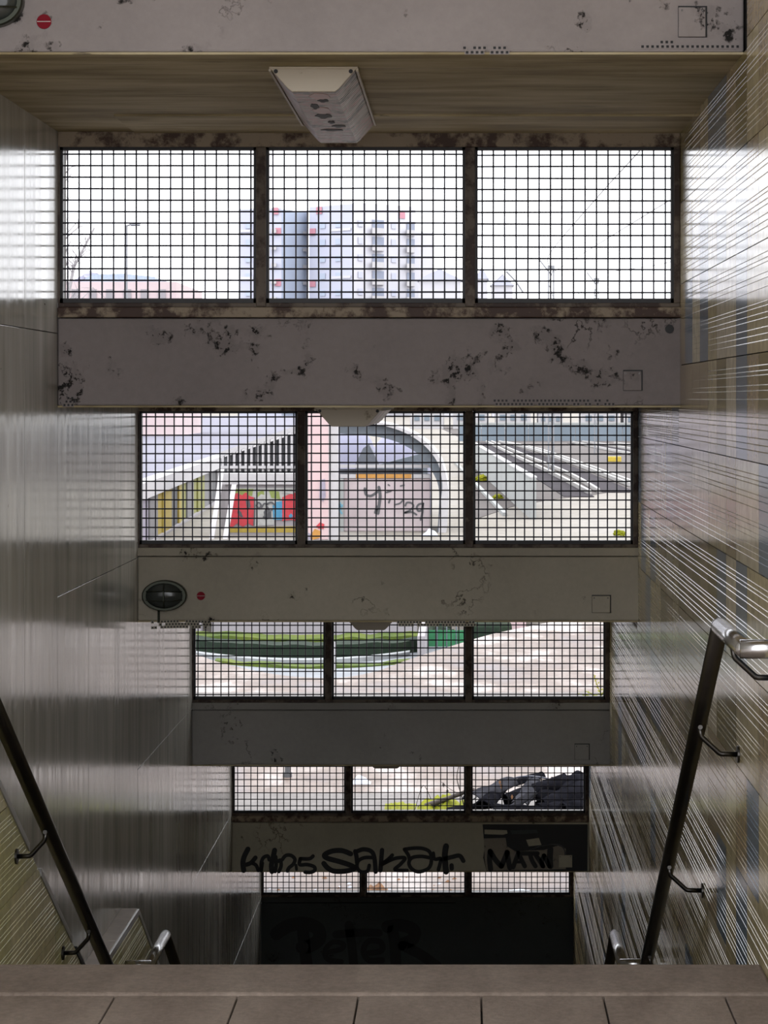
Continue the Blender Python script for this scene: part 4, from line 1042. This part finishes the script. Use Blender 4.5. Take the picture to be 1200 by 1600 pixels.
# ------------------------------------------------------------------ outside: tracks
edge = [GP(px, py, G) for px, py in ((742, 812), (800, 792), (860, 781), (925, 774), (990, 763), (1080, 752))]
bpol = [(p.x, p.y) for p in edge] + [(60, 90), (60, 300), (-4, 300), (0.2, 184)]
struct(MB().prism(bpol, 'z', gz-0.02, gz+0.012).build('track_bed', BALLAST), 'brown ballast of the railway beyond the plaza')
def track_line(pts, wd_, h, m, nm, par, lift=0.0):
    q = smooth_line([GP(px, py, G) for px, py in pts], 5); mb = MB(); n1 = len(q); vs_ = []
    for i, p in enumerate(q):
        t = (q[min(i+1, n1-1)]-q[max(i-1, 0)]).normalized(); s = Vector((t.y, -t.x, 0))*wd_/2
        vs_ += [p-s+Vector((0, 0, .012+lift)), p+s+Vector((0, 0, .012+lift)), p+s+Vector((0, 0, h+.012+lift)), p-s+Vector((0, 0, h+.012+lift))]
    mb.add(vs_, [(4*i+k, 4*i+(k+1) % 4, 4*(i+1)+(k+1) % 4, 4*(i+1)+k) for i in range(n1-1) for k in range(4)]+[(0, 1, 2, 3), (4*n1-1, 4*n1-2, 4*n1-3, 4*n1-4)])
    return mb.build(nm, m, par)
for bed, wb, rails, label in (
    ([(905, 777), (850, 745), (800, 720), (770, 699), (759, 692)], 1.0, ([(922, 774), (865, 744), (805, 715), (768, 696), (760, 692)], [(935, 771), (889, 744), (824, 716), (785, 699), (768, 692)]), 'curving railway track beside the grey parapet wall'),
    ([(968, 770), (905, 742), (850, 719), (805, 703), (776, 693)], 1.15, ([(992, 759), (918, 731), (865, 712), (829, 701), (790, 693)], [(984, 761), (912, 733), (858, 713), (820, 701), (780, 692)]), 'curving railway track passing the yellow box'),
    ([(1010, 712), (950, 701), (900, 693)], 1.3, ([(1000, 714), (937, 702), (895, 693)], [(1000, 706), (940, 696), (910, 692)], [(1000, 700), (960, 694)]), 'farthest railway track, just in front of the slate barrier')):
    tk = empty('railway_track', GP(*bed[0], G)); tag(tk, label, 'railway track', 'railway tracks')
    track_line(bed, wb, 0.02, SLEEP, 'track_ballast', tk)
    for r in rails: track_line(r, 0.10, 0.14, RAILM, 'rail', tk, 0.021)
a = GP(949, 722, G); tag(MB().box(a.x, a.x+0.72, a.y, a.y+0.4, gz+0.012, gz+0.28).build('track_box', YELLOW, bevel=0.03), 'yellow equipment box between the railway tracks', 'box')
# grey parapet wall along the tracks
A = GP(838, 812, G); B = GP(742, 728, G); dv = (B-A); nv = Vector((-dv.y, dv.x, 0)).normalized()
pw = empty('parapet_wall', A); tag(pw, 'low grey parapet wall running beside the tracks', 'wall')
n1 = 16
for i in range(n1):
    s0, s1 = i/n1, (i+1)/n1-0.0006; p0, p1 = A+dv*s0, A+dv*s1; mb = MB()
    vs_ = [p0, p1, p1+nv*.14, p0+nv*.14]; mb.add(vs_+[v+Vector((0, 0, 1.12)) for v in vs_], [(3, 2, 1, 0), (4, 5, 6, 7), (0, 1, 5, 4), (1, 2, 6, 5), (2, 3, 7, 6), (3, 0, 4, 7)])
    mb.build('wall_panel', GREYW, pw)
    mb = MB(); vs_ = [p0-nv*.02, p1-nv*.02, p1+nv*.16, p0+nv*.16]; mb.add([v+Vector((0, 0, 1.121)) for v in vs_]+[v+Vector((0, 0, 1.16)) for v in vs_], [(3, 2, 1, 0), (4, 5, 6, 7), (0, 1, 5, 4), (1, 2, 6, 5), (2, 3, 7, 6), (3, 0, 4, 7)])
    mb.build('coping', WHITEX, pw)
A2 = A+Vector((-0.75, 2, 0)); B2 = B+Vector((-0.9, 4, 0))
kb = MB(); d2 = (B2-A2); n2v = Vector((-d2.y, d2.x, 0)).normalized()
vs_ = [A2, B2, B2+n2v*.12, A2+n2v*.12]; kb.add(vs_+[v+Vector((0, 0, .10)) for v in vs_], [(3, 2, 1, 0), (4, 5, 6, 7), (0, 1, 5, 4), (1, 2, 6, 5), (2, 3, 7, 6), (3, 0, 4, 7)])
tag(kb.build('kerb', GREYW), 'grey kerb along the path beside the grey parapet', 'kerb')
for i, (px, py, r) in enumerate(((752, 753, .16), (778, 780, .10), (968, 838, .09))):
    p = GP(px, py, G); bush('grass_tuft', p, r, MOSS, ('large grass tuft by the path kerb', 'small grass tuft at the foot of the grey parapet', 'tiny grass tuft on the pale gravel')[i], 'grass', 1.6, i+11)
# slate barrier and low city strip
bw = empty('noise_barrier', (6, 186, gz)); tag(bw, 'long slate-blue noise barrier beyond the tracks', 'barrier')
for i in range(16):
    x0 = -0.6+i*1.8
    MB().box(x0, x0+1.76, 186, 186.3, gz, gz+1.25).build('barrier_panel', SLATE, bw)
    MB().box(x0-0.02, x0+1.78, 185.95, 186.35, gz+1.25, gz+1.42).build('barrier_cap', GREYW, bw)
rnd = random.Random(5)
b_ = empty('house_row', (12, 262, gz)); tag(b_, 'row of low pale houses behind the slate barrier', 'houses')
for i in range(9):
    x = -6+i*4.6; wdt = rnd.uniform(2.6, 4.2); h = rnd.uniform(1.6, 2.1)
    w_ = MB().box(x, x+wdt, 262, 268, gz, gz+h).build('walls', WHITEX, b_)
    MB().box(x-.15, x+wdt+.15, 261.8, 268, gz+h, gz+h+.3).build('roof', PALEW, b_)
    for k in range(3): MB().box(x+wdt*(.12+.3*k), x+wdt*(.28+.3*k), 261.9, 261.99, gz+h*.45, gz+h*.75).build('window', SLATE, w_)

# ------------------------------------------------------------------ outside: tower block, brick building, lamps, trees, wires
DT = 440.0
tb = empty('tower_block', (P(520, 640, DT).x, DT, gz)); tag(tb, 'hazy lilac tower block with red panels and white balconies', 'tower block')
U = lambda px, dy=0: ((px-VX)*(DT+dy)/F, DT+dy)
def wing(pts, py_top, m, nm):
    zt = P(0, py_top, DT).z
    return MB().prism(pts, 'z', gz, zt).build(nm, m, tb)
wing([U(373, 2), U(440, 0), U(440, 18), U(373, 18)], 325, TOWA, 'wing')
wing([U(440, 0), U(482, 8), U(482, 20), U(440, 19)], 327, TOWB, 'wing')
wing([U(483, 4), U(552, -4), U(552, 20), U(483, 20)], 321, TOWA, 'wing')
wing([U(552, -4), U(649, 6), U(649, 22), U(552, 20.5)], 319, TOWC, 'wing')
wing([U(649, 7), U(676, 10), U(676, 22), U(649, 21)], 357, TOWC, 'wing')
def face_pt(px, py, f0, f1):      # point on the facade between two picture columns
    (xa, da), (xb, db) = f0, f1; t = (px-xa)/(xb-xa); dd = da+(db-da)*t
    return Vector(((px-VX)*(DT+dd)/F, DT+dd-0.25, EZ+(VY-py)*DT/F))
FA, FB, FM, FR = ((373, 2), (440, 0)), ((440, 0), (482, 8)), ((483, 4), (552, -4)), ((552, -4), (649, 6))
def panel(px0, px1, py0, py1, fc, m, nm, dep=0.3):
    a_ = face_pt(px0, py1, *fc); b_ = face_pt(px1, py0, *fc)
    MB().add([(a_.x, a_.y, a_.z), (b_.x, b_.y, a_.z), (b_.x, b_.y, b_.z), (a_.x, a_.y, b_.z), (a_.x, a_.y+dep, a_.z), (b_.x, b_.y+dep, a_.z), (b_.x, b_.y+dep, b_.z), (a_.x, a_.y+dep, b_.z)],
        [(0, 1, 2, 3), (7, 6, 5, 4), (0, 4, 5, 1), (1, 5, 6, 2), (2, 6, 7, 3), (3, 7, 4, 0)]).build(nm, m, tb)
for x, y, fc in ((430, 356, FA), (430, 436, FA), (426, 322+2, FA), (484, 355, FM), (484, 436, FM), (494, 322, FM), (624, 328, FR)):
    panel(x, x+9, y, y+11, fc, TRED, 'red_panel')
for k in range(11):
    y = 344+26.5*k
    for x0, x1 in ((582, 600), (636, 648)):
        panel(x0, x1, y, y+13, FR, TSHADE, 'loggia')
        panel(x0, x1, y+13, y+22, FR, WHITEX, 'balcony', -1.2)
    for x in (560, 612):
        panel(x, x+7, y+2, y+12, FR, TOWA, 'window')
    for x in (384, 404): panel(x, x+8, y+3, y+12, FA, TOWB, 'window')
    for x in (500, 524): panel(x, x+8, y+3, y+12, FM, TOWB, 'window')
    for x in (424,): panel(x, x+8, y+14, y+20, FA, WHITEX, 'balcony', -0.6)
    panel(474, 481, y+14, y+19, FB, WHITEX, 'balcony', -0.6)
for y in (358, 432):
    panel(375, 395, y, y+4, FA, TOWC, 'cornice'); panel(516, 548, y, y+4, FM, TOWC, 'cornice')
# low brick building
DB = 120.0; tz = E(TZR)-0.02
bb = empty('brick_building', (P(190, 430, DB).x, DB, tz)); tag(bb, 'low pale brick building with a blue roof piece left of the tower', 'building')
a = P(100, 434, DB); b = P(275, 440, DB)
MB().box(a.x, b.x, DB, DB+12, tz, b.z).build('walls', BRICK, bb)
MB().prism([(P(120, 0, DB).x, P(0, 440, DB).z), (P(238, 0, DB).x, P(0, 440, DB).z), (P(238, 0, DB).x, P(0, 431, DB).z), (P(190, 0, DB).x, P(0, 426, DB).z), (P(138, 0, DB).x, P(0, 427, DB).z)], 'y', DB+1, DB+8).build('roof', BLUER, bb)
for k in range(6):
    x = 112+k*27
    for y in (452, 500, 560): 
        q = P(x, y+20, DB); r_ = P(x+12, y, DB)
        wq = MB().box(q.x, r_.x, DB-0.06, DB-0.005, q.z, r_.z).build('window', PALEW, bb)
tx = P(148, 440, 140).x; tt = empty('leafy_tree', (tx, 140, tz)); tag(tt, 'hazy tree crown showing above the brick building', 'tree')
zt_ = P(0, 440, 140).z-1.0
MB().tube([(tx, 140, tz), (tx, 140, zt_+0.3)], [.2, .12], 8).build('trunk', GLARE_BARK, tt)
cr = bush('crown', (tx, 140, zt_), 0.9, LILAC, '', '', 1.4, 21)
del cr['label'], cr['category']
cr.parent = tt; cr.location = (0, 0, zt_-tz)
# street lamps
def lamp(px, py, D, arm, label, double=False):
    top = P(px, py, D); base_z = tz
    r_ = empty('street_lamp', (top.x, D, base_z)); tag(r_, label, 'street lamp', 'street lamps on the terrace')
    MB().tube([(top.x, D, base_z), (top.x, D, top.z)], [0.055, 0.04], 10).build('pole', POLE, r_)
    for s in ((1, -1) if double else (1,)):
        MB().tube([(top.x, D, top.z-.02), (top.x+s*arm*.4, D, top.z+.03)], 0.025, 8).build('arm', POLE, r_)
        MB().box(min(top.x+s*arm*.3, top.x+s*arm), max(top.x+s*arm*.3, top.x+s*arm), D-.12, D+.12, top.z-.02, top.z+.07).build('lamp_head', POLE, r_, bevel=.02)
lamp(197, 352, 66, 0.38, 'tall street lamp with one arm left of the tower block')
lamp(231, 402, 145, 0.35, 'distant street lamp with two arms behind the brick building', True)
# bare tree at the left jamb
def tree(px, D, hgt, label, seed):
    rnd = random.Random(seed); base = Vector((P(px, 0, D).x, D, tz)); r_ = empty('bare_tree', base); tag(r_, label, 'tree', 'bare trees on the terrace')
    tr_ = [base+Vector((rnd.uniform(-.1, .1)*k, 0, hgt*k/6)) for k in range(7)]
    MB().tube(tr_, [0.14*(1-k/7.5) for k in range(7)], 7).build('trunk', GLARE_BARK, r_)
    for i in range(26):
        t = rnd.uniform(.25, .95); p = tr_[int(t*6)].lerp(tr_[min(6, int(t*6)+1)], t*6-int(t*6))
        an = rnd.uniform(0, 6.28); L = (1.1-t)*hgt*.28*rnd.uniform(.6, 1.2)
        q = p+Vector((math.cos(an)*L*.6, math.sin(an)*L*.6, L*.55)); e = q+Vector((math.cos(an)*L*.35, math.sin(an)*L*.35, -L*.15+rnd.uniform(-.2, .2)))
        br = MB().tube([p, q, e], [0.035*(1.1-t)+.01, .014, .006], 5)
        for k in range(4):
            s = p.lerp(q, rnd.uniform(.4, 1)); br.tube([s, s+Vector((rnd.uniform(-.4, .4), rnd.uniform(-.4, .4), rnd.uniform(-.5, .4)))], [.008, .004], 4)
        br.build('branch', GLARE_BARK, r_)
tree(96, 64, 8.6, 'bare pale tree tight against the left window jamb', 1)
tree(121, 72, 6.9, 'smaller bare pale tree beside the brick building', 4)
# overhead line
def mast(px, py, D, label):
    top = P(px, py, D); r_ = empty('catenary_mast', (top.x, D, gz)); tag(r_, label, 'mast', 'railway line masts')
    for s in (-.11, .11): MB().tube([(top.x+s, D, gz), (top.x+s, D, top.z)], 0.035, 6).build('leg', POLE, r_)
    n1 = 14; mb = MB()
    for i in range(n1):
        z0_ = gz+(top.z-gz)*i/n1; z1_ = gz+(top.z-gz)*(i+1)/n1; s = .11 if i % 2 else -.11
        mb.tube([(top.x-s, D, z0_), (top.x+s, D, z1_)], 0.018, 5)
    mb.build('lattice', POLE, r_)
    MB().tube([(top.x, D, top.z-.25), (top.x-.55, D, top.z+.45)], .035, 6).build('bracket_arm', POLE, r_)
    MB().box(top.x-.16, top.x+.16, D-.06, D+.06, top.z-.02, top.z+.14).build('insulator_cap', POLE, r_)
mast(861, 420, 105, 'lattice railway mast in the middle of the pale sky'); 
mast(932, 438, 140, 'farther slim railway mast with a short cross arm')
WIREG = plain('weathered_wire', (0.26, 0.26, 0.27), 0.6)
def wire(pts, r, label): tag(MB().tube(smooth_line(pts, 6), r, 5).build('overhead_wire', WIREG), label, 'wire', 'overhead railway wires')
wire([P(1048, 180, 44), P(1000, 235, 49), P(930, 312, 62), P(858, 398, 92), P(861, 420, 105)], .016, 'steep overhead wire rising above the lattice mast')
wire([P(1075, 295, 47), P(1010, 335, 55), P(940, 378, 70), P(866, 424, 105)], .014, 'middle overhead wire running down to the lattice mast')
wire([P(1075, 402, 80), P(1020, 415, 100), P(950, 426, 130), P(932, 438, 140), P(890, 470, 170)], .018, 'low overhead wire running to the farther mast')
wire([P(861, 420, 105), P(825, 422, 120), P(792, 425, 135), P(760, 455, 160), P(735, 475, 180)], .016, 'overhead wire sagging left from the lattice mast')
cable([P(791, 424, 135), P(806, 440, 135), P(818, 458, 135)], .05, POLE, 'cantilever_arm', 'slanting cantilever arm hung on the sagging wire', 'arm')
for i, (px0, px1, pt) in enumerate(((744, 761, 438), (768, 800, 448), (655, 720, 440))):
    x0, x1 = P(px0, 0, 430).x, P(px1, 0, 430).x; zt = P(0, pt, 430).z
    hb = empty('far_house', (x0, 425, gz)); tag(hb, ('narrow hazy house right of the tower block', 'wide hazy house below the sagging wire', 'hazy house at the foot of the tower block')[i], 'house', 'hazy far houses')
    MB().box(x0, x1, 425, 433, gz, zt).build('walls', TOWC, hb)
    MB().prism([(x0-.3, zt), (x1+.3, zt), ((x0+x1)/2, zt+2)], 'y', 424.6, 433).build('roof', TOWA, hb)
